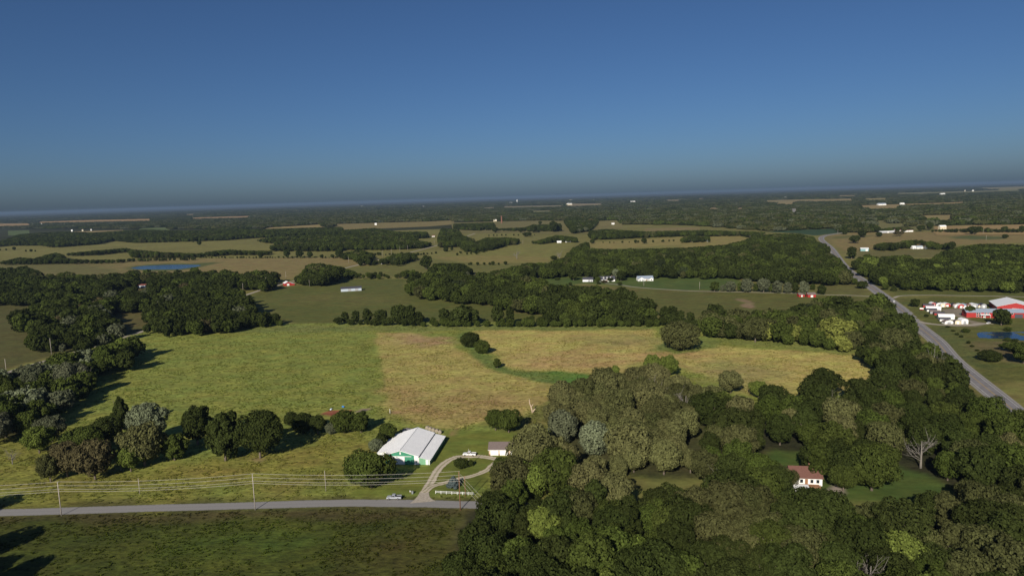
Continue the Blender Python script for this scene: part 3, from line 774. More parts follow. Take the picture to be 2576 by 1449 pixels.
# ------------------------------------------------------------------ trees
def leaves_mesh(name, P, Nn, size, seed, aspect=1.5):
    """small leaf sprays at points P facing roughly along Nn"""
    r = np.random.default_rng(seed)
    n = len(P)
    N = Nn + r.normal(0, 0.30, (n, 3)); N /= np.linalg.norm(N, axis=1)[:, None] + 1e-9
    A = np.cross(N, r.normal(0, 1, (n, 3))); A /= np.linalg.norm(A, axis=1)[:, None] + 1e-9
    B = np.cross(N, A)
    s = size * r.uniform(0.6, 1.35, n)[:, None]
    a = A * s * 0.5 * aspect ** 0.5; b_ = B * s * 0.5 / aspect ** 0.5
    droop = N * s * 0.18
    V = np.stack([P - a - droop, P - b_ * 1.0 + a * 0.1, P + a - droop, P + b_ - a * 0.1], 1).reshape(-1, 3)
    F = np.arange(4 * n).reshape(-1, 4)
    me = bpy.data.meshes.new(name)
    me.from_pydata(V.tolist(), [], F.tolist())
    at = me.attributes.new('leafv', 'FLOAT', 'FACE')
    at.data.foreach_set('value', r.uniform(0, 1, n).astype(np.float32))
    me.materials.append(LEAF)
    me.update()
    return me


def lobes_for(shape, r):
    """clumps (centre, radius) of a crown of a tree 12 m tall"""
    L = []
    if shape == 'round':
        R, H0, H1, n = 5.6, 2.6, 11.0, 46
    elif shape == 'wide':
        R, H0, H1, n = 6.6, 3.2, 10.8, 54
    elif shape == 'tall':
        R, H0, H1, n = 4.3, 1.6, 11.2, 46
    elif shape == 'open':
        R, H0, H1, n = 6.0, 3.4, 11.0, 34
    elif shape == 'bush':
        R, H0, H1, n = 6.0, 1.2, 10.5, 50
    else:
        R, H0, H1, n = 4.0, 0.8, 11.6, 60
    mid = (H0 + H1) / 2; hh = (H1 - H0) / 2
    ph = r.uniform(0, 6.28)
    for k in range(n):
        z = -1 + 2 * (k + r.uniform(0.2, 0.8)) / n
        a = 2.39996 * k + r.normal(0, 0.3)
        if shape == 'cone':
            u = (z + 1) / 2
            rad = R * (1 - u) ** 0.75 * r.uniform(0.75, 1.05) + 0.15
            cr = 0.55 + 0.75 * (1 - u) * r.uniform(0.8, 1.2)
        else:
            rad = R * math.sqrt(max(0, 1 - abs(z) ** 2.4)) * (0.80 + 0.16 * math.sin(2 * a + ph) + r.uniform(-0.22, 0.16))
            cr = R * r.uniform(0.17, 0.36)
            if shape == 'open': cr *= 0.9
        L.append((np.array([rad * math.cos(a) * 0.86, rad * math.sin(a) * 0.86, mid + z * hh * 0.9 + r.normal(0, 0.35)]), cr))
    if shape != 'cone':
        for k in range(6):      # inner mass
            L.append((np.array([r.normal(0, R * 0.22), r.normal(0, R * 0.22), mid + r.normal(0, hh * 0.3)]), R * 0.42))
    return L


def crown_mesh(name, shape, seed, nleaf, size):
    r = np.random.default_rng(seed)
    L = lobes_for(shape, r)
    C = np.array([c for c, _ in L]); Rr = np.array([q for _, q in L])
    w = Rr ** 2; w = w / w.sum()
    pick = r.choice(len(L), int(nleaf * 2.0), p=w)
    D = r.normal(0, 1, (len(pick), 3)); D[:, 2] = D[:, 2] * 0.9 + 0.25
    D /= np.linalg.norm(D, axis=1)[:, None]
    rad = Rr[pick] * r.uniform(0.72, 1.08, len(pick))
    P = C[pick] + D * rad[:, None]
    # drop sprays buried in neighbouring clumps
    d = np.linalg.norm(P[:, None, :] - C[None], axis=2) / Rr[None]
    inner = (d < 0.72).sum(1)
    keep = (inner == 0) | (r.uniform(0, 1, len(P)) < 0.06)
    P = P[keep][:nleaf]; D = D[keep][:nleaf]
    ok = P[:, 2] > 0.25
    cen = np.array([0, 0, C[:, 2].mean() - 1.0])
    O = P - cen; O /= np.linalg.norm(O, axis=1)[:, None]
    return leaves_mesh(name, P[ok], (D * 1.0 + O * 0.25)[ok], size, seed + 1)


def trunk_mesh(name, shape, seed, bare=False):
    r = np.random.default_rng(seed)
    mb = MB()
    top = 8.5 if shape != 'cone' else 10.5
    bend = r.normal(0, 0.25, 2)
    pts = [np.array([bend[0] * (k / 5) ** 2, bend[1] * (k / 5) ** 2, -0.4 + (top + 0.4) * k / 5]) for k in range(6)]
    mb.tube(pts, [0.42, 0.32, 0.28, 0.22, 0.15, 0.07], 7)
    nl = 8 if shape != 'cone' else 3
    for k in range(nl):
        t = r.uniform(0.25, 0.8)
        p0 = pts[int(t * 5)] * (1 - (t * 5) % 1) + pts[min(5, int(t * 5) + 1)] * ((t * 5) % 1)
        a = 2.4 * k + r.normal(0, 0.4); ln = r.uniform(2.8, 4.8)
        d = np.array([math.cos(a), math.sin(a), r.uniform(0.4, 1.1)]); d /= np.linalg.norm(d)
        p1 = p0 + d * ln * 0.5 + r.normal(0, 0.2, 3); p2 = p1 + (d + [0, 0, 0.5]) * ln * 0.45
        mb.tube([p0, p1, p2], [0.14, 0.09, 0.035], 5)
        if bare:
            for j in range(5):
                s = r.uniform(0.2, 1)
                q0 = p0 + (p1 - p0) * s if j % 2 else p1 + (p2 - p1) * s
                dd = d + r.normal(0, 0.7, 3); dd[2] = abs(dd[2]) + 0.3
                q1 = q0 + dd * r.uniform(0.8, 1.4); q2 = q1 + (dd + r.normal(0, 0.4, 3)) * r.uniform(0.5, 1.0)
                mb.tube([q0, q1, q2], [0.06, 0.045, 0.02], 4, cap=False)
                q3 = q1 + r.normal(0, 0.7, 3) + [0, 0, 0.5]
                mb.tube([q1, q3], [0.04, 0.015], 4, cap=False)
    return mb.mesh(name, DEADWOOD if bare else BARK, smooth=True)


SHAPES = ['round', 'wide', 'tall', 'open', 'bush', 'cone', 'round', 'wide']
HI = [crown_mesh('crown', s, 100 + 13 * i, 5200, 0.62) for i, s in enumerate(SHAPES)]
MID = [crown_mesh('crown', s, 300 + 17 * i, 1300, 1.2) for i, s in enumerate(SHAPES)]
TRUNKS = [trunk_mesh('trunk', s, 500 + i) for i, s in enumerate(SHAPES)]
BARE = [trunk_mesh('trunk', s, 620 + i, bare=True) for i, s in enumerate(('round', 'open'))]

OLIVE = (0.112, 0.114, 0.044)
OAK = (0.070, 0.074, 0.027)
DARK = (0.035, 0.045, 0.012)
MIDG = (0.055, 0.072, 0.016)
FRESH = (0.105, 0.135, 0.028)
LIME = (0.175, 0.19, 0.045)
SILVER = (0.14, 0.16, 0.092)
GREYG = (0.095, 0.105, 0.060)
CEDAR = (0.034, 0.044, 0.018)
SPRUCE = (0.095, 0.125, 0.125)
BROWNG = (0.078, 0.068, 0.032)
SRC = {}


def tree(name, label, cat, xy, h, variant, tint, group=None, width=None, lod='hi', dead=False):
    """one tree: an empty at its foot, trunk and crown"""
    s = h / 12.0
    ws = s if width is None else width / (2 * {0: 5.6, 1: 6.6, 2: 4.3, 3: 6.0, 4: 6.0, 5: 4.0, 6: 5.6, 7: 6.6}[variant])
    e = empty(name, (xy[0], xy[1], 0), rnd.uniform(0, 6.28), label, cat, group)
    e.scale = (ws, ws, s)
    if dead:
        link('trunk', BARE[variant % 2], e)
        return e
    link('trunk', TRUNKS[variant], e)
    c = link('crown', (HI if lod == 'hi' else MID)[variant], e)
    c['tint'] = [float(v) for v in tint]
    SRC.setdefault((lod, variant), c)
    return e


def single(q, topy, name, label, variant, tint, wq=None, group=None, lod='hi', cat='tree', dead=False):
    B = un(*q)
    h = height_at(q, topy)
    w = None
    if wq:
        w = wq * float((B - np.array([0, 0, CAM_H])) @ FW) / FQ
    KEEP_OUT.append((B[0], B[1], (w or h) * 0.42))
    return tree(name, label, cat, B, h, variant, tint, group, w, lod, dead)


KEEP_OUT = []
# --- trees one can single out on and around the farm (foot, top, ...)
single((1713, 880), 805, 'broadleaf_tree', 'huge round dark green tree alone at the far side of the hay field', 4, OAK, 92)
single((1184, 873), 834, 'broadleaf_tree', 'rounded dark tree in the green swale, larger of two side by side', 4, DARK, 48)
single((1212, 890), 854, 'broadleaf_tree', 'fresh green bushy tree in the swale beside a darker round tree', 4, MIDG, 40)
single((1251, 926), 901, 'shrub', 'small upright green shrub at the lower end of the swale', 2, MIDG, 20, cat='shrub')
single((1642, 945), 890, 'broadleaf_tree', 'tall green tree on the edge of the oak grove by the hay field', 0, FRESH, 50, group='tall pair at the grove edge')
single((1682, 945), 893, 'broadleaf_tree', 'tall green tree on the edge of the oak grove by the hay field', 6, FRESH, 50, group='tall pair at the grove edge')
single((1549, 958), 920, 'broadleaf_tree', 'small rounded fresh green tree at the upper edge of the oak grove', 2, FRESH, 26)
single((1838, 988), 931, 'broadleaf_tree', 'rounded olive tree with a pale trunk showing, alone in the hay field', 0, OLIVE, 66)
single((1908, 1002), 957, 'broadleaf_tree', 'bright green tree beside a bare grey tree at the hay field edge', 0, FRESH, 46)
single((1957, 1006), 966, 'dead_tree', 'bare grey dead tree among green trees at the hay field edge', 1, OAK, dead=True)
single((2074, 990), 927, 'broadleaf_tree', 'large dark round tree standing up into the hay field', 6, DARK, 82)
single((1247, 1083), 1029, 'broadleaf_tree', 'green tree with slim trunk at the mown lawn edge, beside a broader one', 0, MIDG, 48)
single((1280, 1088), 1032, 'broadleaf_tree', 'broad green tree with short trunk at the mown lawn edge', 1, MIDG, 66)
single((1413, 1112), 1028, 'silver_maple_tree', 'grey green rounded silver leaved tree, darker of the two behind the garage', 4, GREYG, 84)
single((1496, 1142), 1056, 'silver_maple_tree', 'pale silver leaved bushy tree, brightest at the grove behind the garage', 4, SILVER, 94)
single((498, 1118), 1020, 'broadleaf_tree', 'tall dark green tree between the silver leaved clump and a pair of trees', 0, DARK, 82)
single((568, 1158), 1037, 'broadleaf_tree', 'tall dark green tree, slimmer of two standing together in the meadow', 2, DARK, 84)
single((655, 1152), 1036, 'broadleaf_tree', 'tall spreading dark green tree, broader of two standing together in the meadow', 1, DARK, 112)
single((733, 1070), 1034, 'shrub', 'dark round shrub by the red dirt at the end of the tree row', 4, DARK, 36, cat='shrub')
single((764, 1090), 1036, 'broadleaf_tree', 'dark bushy tree in the row beside the red dirt', 4, DARK, 52, group='row beside the red dirt')
single((800, 1091), 1044, 'broadleaf_tree', 'dark bushy tree in the row beside the red dirt', 0, DARK, 46, group='row beside the red dirt')
single((866, 1089), 1029, 'broadleaf_tree', 'tallest bushy tree hiding the red dirt, clipped round', 4, MIDG, 62)
single((833, 1092), 1062, 'shrub', 'low grey green shrub between two dark trees by the red dirt', 4, GREYG, 26, cat='shrub')
single((909, 1087), 1036, 'broadleaf_tree', 'bright green upright tree casting a shadow towards the barn', 2, MIDG, 46)
single((976, 1112), 1064, 'broadleaf_tree', 'leafy green tree against the long side of the white barn', 0, MIDG, 44)
single((961, 1128), 1090, 'broadleaf_tree', 'dark green sapling tree squeezed against the white barn', 2, DARK, 30)
single((945, 1136), 1102, 'shrub', 'pale grey green shrub at the corner of the white barn', 4, SILVER, 34, cat='shrub')
single((935, 1226), 1136, 'broadleaf_tree', 'big dense green tree shading the front of the white barn', 1, MIDG, 124)
single((900, 1216), 1160, 'broadleaf_tree', 'lower dense green tree under the big one before the white barn', 4, MIDG, 60)
single((1335, 1196), 1092, 'oak_tree', 'big olive oak overhanging the end of the tan garage', 1, OLIVE, 118)
single((1265, 1215), 1150, 'broadleaf_tree', 'bushy green tree at the grove corner beside the driveway', 0, MIDG, 66)
single((2338, 1312), 1238, 'broadleaf_tree', 'dark tree arching over the gravel road by the clearing in the wood', 1, DARK, 84)
single((1160, 1178), 1150, 'shrub', 'dark clipped round shrub inside the driveway loop', 4, DARK, 34, cat='shrub')
single((1183, 1172), 1156, 'shrub', 'small green shrub beside the yard light pole in the driveway loop', 4, MIDG, 20, cat='shrub')
single((1141, 1225), 1196, 'spruce_tree', 'small blue grey spruce beside the driveway branch', 5, SPRUCE, 32, cat='tree')
for x, y, tp in ((1562, 992, 952), (1605, 996, 948), (1642, 1000, 950), (1668, 1000, 953), (1692, 998, 950)):
    single((x, y), tp, 'dead_tree', 'bare grey tree at the top of the oak grove by the hay field', int(x) % 2, OAK, group='bare trees at the grove top', dead=True)
single(R3(812, 1292), R3(0, 1158)[1], 'broadleaf_tree', 'bright yellow green round tree at the far hay field edge', 0, LIME, 74)
single(R3(1165, 1318), R3(0, 1108)[1], 'broadleaf_tree', 'largest bright yellow green tree at the far hay field edge', 6, LIME, 90)
# the maple clump on the left of the meadow
single((375, 1118), 1012, 'silver_maple_tree', 'silver leaved tree, palest in the clump in the lower meadow', 0, SILVER, 92)
single((308, 1080), 994, 'broadleaf_tree', 'tall dark pointed tree at the back of the clump in the lower meadow', 5, DARK, 58)
single((132, 1112), 1044, 'silver_maple_tree', 'silvery grey tree on the outer end of the clump in the lower meadow', 0, GREYG, 70)
single((100, 1140), 1072, 'broadleaf_tree', 'bright green tree on the outer end of the clump in the lower meadow', 0, FRESH, 70)
single((365, 1172), 1062, 'broadleaf_tree', 'large olive tree with pale limbs before the silver leaved tree', 0, OLIVE, 100)
single((330, 1186), 1120, 'broadleaf_tree', 'bright green lower tree at the meadow side of the clump', 0, FRESH, 60)
single((440, 1158), 1092, 'broadleaf_tree', 'green tree at the barn end of the clump in the lower meadow', 2, MIDG, 60)
single((268, 1120), 1050, 'broadleaf_tree', 'dark green tree in the middle of the clump in the lower meadow', 1, DARK, 86)
single((210, 1150), 1076, 'broadleaf_tree', 'wide green tree in the middle of the clump in the lower meadow', 1, MIDG, 90)
single((170, 1200), 1110, 'broadleaf_tree', 'brownish green tree fronting the clump in the lower meadow', 0, BROWNG, 84)
single((240, 1206), 1106, 'broadleaf_tree', 'dark brownish oak fronting the clump in the lower meadow', 6, BROWNG, 92)
single((128, 1212), 1140, 'broadleaf_tree', 'small tree with a short stump beside it at the corner of the clump', 0, OAK, 58)
single((305, 1186), 1148, 'dead_tree', 'pale bare trunk at the front of the clump in the lower meadow', 1, OAK, dead=True)
single((32, 1168), 1124, 'dead_tree', 'small bare forked tree at the meadow edge near the road', 0, OAK, dead=True)
# trees just out of view whose shadows fall into the meadow
for (x, y, h, v) in ((-167, 190, 14, 0), (-178, 193, 13, 6), (-186, 211, 14, 1), (-213, 242.5, 13.5, 0)):
    tree('broadleaf_tree', 'leafy tree beside the gravel road whose shadow reaches the grass', 'tree', (x, y), h, v, DARK, 'roadside trees throwing shade')
# row of trees by the red sheds
for k, (x, y, tp, w, tn, v) in enumerate([(240, 912, 835, 70, MIDG, 2), (300, 910, 860, 40, GREYG, 4), (362, 914, 830, 84, GREYG, 4), (432, 912, 840, 46, MIDG, 2), (483, 918, 810, 92, GREYG, 4), (552, 914, 850, 50, MIDG, 2), (610, 920, 812, 92, GREYG, 0), (662, 918, 850, 46, MIDG, 2), (716, 925, 826, 84, GREYG, 4), (790, 925, 838, 74, GREYG, 4), (850, 928, 836, 52, DARK, 2)]):
    single(R3(x, y), R3(0, tp)[1], 'planted_tree', ('dark green' if tn is MIDG or tn is DARK else 'grey green') + ' planted tree along the pale lane, ' + ('first', 'second', 'third', 'fourth', 'fifth', 'sixth', 'seventh', 'eighth', 'ninth', 'tenth', 'eleventh')[10 - k] + ' from the red sheds', v, tn, w / 3, 'row of planted trees along the lane', 'mid')
single(R3(916, 950), R3(0, 826)[1], 'planted_tree', 'tall tree standing between the two red sheds', 2, GREYG, 24, lod='mid')
single(R3(980, 900), R3(0, 855)[1], 'planted_tree', 'small round tree behind the grey roofed red shed', 4, MIDG, 16, lod='mid')
single(R3(1050, 935), R3(0, 860)[1], 'planted_tree', 'dark clipped round tree beside the red sheds on the lane', 4, DARK, 26, lod='mid')
single(R3(1356, 893), R3(0, 832)[1], 'broadleaf_tree', 'round dark tree right beside the highway shoulder', 1, DARK, 28, lod='mid')
single(R3(1592, 908), R3(0, 860)[1], 'broadleaf_tree', 'small dark tree across the highway near the lane mouth', 5, DARK, 16, lod='mid')
single(R3(1752, 1028), R3(0, 966)[1], 'broadleaf_tree', 'small dark tree on the grass by the highway and the sheds', 2, DARK, 24, lod='mid')
single(R3(1840, 1104), R3(0, 1082)[1], 'shrub', 'tiny shrub on the grass beside the portable sheds', 4, DARK, 11, lod='mid', cat='shrub')
single(S2(1385, 490), S2(0, 255)[1], 'broadleaf_tree', 'rounded green tree at the gable end of the red building', 0, MIDG, 26, lod='mid')
single(S2(1580, 500), S2(0, 395)[1], 'broadleaf_tree', 'small green tree against the red front wall', 2, MIDG, 15, lod='mid')
single(S2(2050, 675), S2(0, 320)[1], 'broadleaf_tree', 'large dark tree before the long red building', 0, DARK, 42, lod='mid')
single(S2(2200, 660), S2(0, 520)[1], 'broadleaf_tree', 'low green tree beside the large one before the red building', 4, MIDG, 20, lod='mid')
single(S2(2330, 1230), S2(0, 700 + 330)[1], 'broadleaf_tree', 'big bushy tree beyond the pond beside the highway field', 1, MIDG, 60, lod='mid')
single(S2(2520, 1480), S2(0, 1040)[1], 'broadleaf_tree', 'tall green tree in the rough ground beside the highway', 0, MIDG, 62)
single(S2(1830, 1430), S2(0, 1200)[1], 'shrub', 'dark rounded thicket in the rough grass beside the highway', 4, DARK, 60, cat='shrub')
single(S2(1300, 830), S2(0, 740)[1], 'shrub', 'low shrub at the edge of the pond', 4, MIDG, 20, cat='shrub', lod='mid')
single(S2(2200, 800), S2(0, 700)[1], 'shrub', 'rounded shrub on the bank between pond and red building', 4, MIDG, 18, cat='shrub', lod='mid')
single(S2(2190, 1010), S2(0, 935)[1], 'shrub', 'green shrub on the near bank of the pond', 4, MIDG, 20, cat='shrub', lod='mid')
single(S2(2340, 1015), S2(0, 955)[1], 'shrub', 'darker low shrub on the near bank of the pond', 4, DARK, 18, cat='shrub', lod='mid')
for (x, y, tp) in ((920, 720, 680), (1110, 880, 830), (1200, 930, 880), (1360, 1060, 1000), (1030, 800, 770), (1430, 1130, 1090), (1540, 1220, 1180)):
    single(S2(x, y), S2(0, tp)[1], 'shrub', 'fence line shrub in the rough grass between highway and pond', 4, DARK, 11, 'fence line shrubs', 'mid', 'shrub')
# trees round the white houses
single(R2(1752, 828), R2(0, 752)[1], 'broadleaf_tree', 'dark tree on the lawn by the white houses', 2, DARK, 26, lod='mid')
single(R2(1910, 815), R2(0, 762)[1], 'cedar_tree', 'narrow dark conifer between the two white houses', 5, CEDAR, 9, lod='mid')
single(R2(1938, 838), R2(0, 800)[1], 'shrub', 'round green tree before the white house with dormers', 4, MIDG, 18, cat='shrub', lod='mid')
single(R2(2030, 836), R2(0, 806)[1], 'shrub', 'dark round tree at the corner of the white house with dormers', 4, DARK, 18, cat='shrub', lod='mid')
single(R2(1982, 848), R2(0, 826)[1], 'shrub', 'reddish brown shrub before the white house with dormers', 4, BROWNG, 18, cat='shrub', lod='mid')
single(R2(1942, 858), R2(0, 838)[1], 'shrub', 'small shrub on the drive of the white houses', 4, DARK, 12, cat='shrub', lod='mid')
single(R2(2075, 820), R2(0, 742)[1], 'broadleaf_tree', 'pale green tree behind the white house with dormers', 0, SILVER, 26, lod='mid')
single(R2(2110, 832), R2(0, 755)[1], 'broadleaf_tree', 'dark tree beside the pale green one at the white houses', 0, DARK, 26, lod='mid')
single(R2(2102, 866), R2(0, 838)[1], 'shrub', 'round dark shrub on the lawn between the white houses', 4, DARK, 12, cat='shrub', lod='mid')
single(R2(1702, 872), R2(0, 852)[1], 'shrub', 'small shrub on the lawn edge by the white houses', 4, MIDG, 8, cat='shrub', lod='mid')
single(R2(1728, 870), R2(0, 842)[1], 'shrub', 'small upright tree on the lawn edge by the white houses', 2, DARK, 10, cat='shrub', lod='mid')
single(R2(1630, 826), R2(0, 806)[1], 'shrub', 'low spreading shrub on the lawn by the wood edge', 4, MIDG, 16, cat='shrub', lod='mid')
single(R2(640, 745), R2(0, 640)[1], 'broadleaf_tree', 'large dark rounded tree alone beside the country lane', 6, DARK, 32, lod='mid')
single(R2(790, 612), R2(0, 570)[1], 'broadleaf_tree', 'round dark tree alone in the pasture by the country lane', 4, DARK, 16, lod='mid')
single(R2(1405, 500), R2(0, 464)[1], 'broadleaf_tree', 'wide dark tree alone in the gold field', 1, DARK, 24, lod='mid')
single(R2(1325, 668), R2(0, 592)[1], 'dead_tree', 'large bare dead tree lying open in the middle of the pasture', 1, OAK, dead=True)
single(R2(1648, 672), R2(0, 598)[1], 'dead_tree', 'bare dead tree with shrubs under it at the pasture end', 0, OAK, dead=True)
single(R2(1605, 672), R2(0, 640)[1], 'shrub', 'dark shrub under the bare tree at the pasture end', 4, DARK, 18, cat='shrub', lod='mid')
single(R3(1275, 665), R3(0, 572)[1], 'broadleaf_tree', 'tall dark tree alone where the highway bends', 2, DARK, 26, lod='mid')
single(R3(1298, 548), R3(0, 488)[1], 'broadleaf_tree', 'broad dark tree in the hay field inside the highway bend', 1, DARK, 30, lod='mid')
single(R3(1352, 505), R3(0, 445)[1], 'broadleaf_tree', 'dark tree behind the broad one inside the highway bend', 0, DARK, 26, lod='mid')
single(R3(1482, 500), R3(0, 460)[1], 'broadleaf_tree', 'round tree in the hay field by the long low building', 4, DARK, 16, lod='mid')
single(R3(1222, 482), R3(0, 436)[1], 'broadleaf_tree', 'round tree close to the highway bend', 4, DARK, 16, lod='mid')
single(R3(1628, 496), R3(0, 452)[1], 'broadleaf_tree', 'open spreading tree before the long low building', 3, BROWNG, 24, lod='mid')
single(R3(2192, 484), R3(0, 420)[1], 'broadleaf_tree', 'tall dark tree at the edge of the hay field', 0, DARK, 26, lod='mid')
single(R3(2433, 512), R3(0, 478)[1], 'broadleaf_tree', 'small round tree alone at the far side of the hay field', 4, DARK, 14, lod='mid')

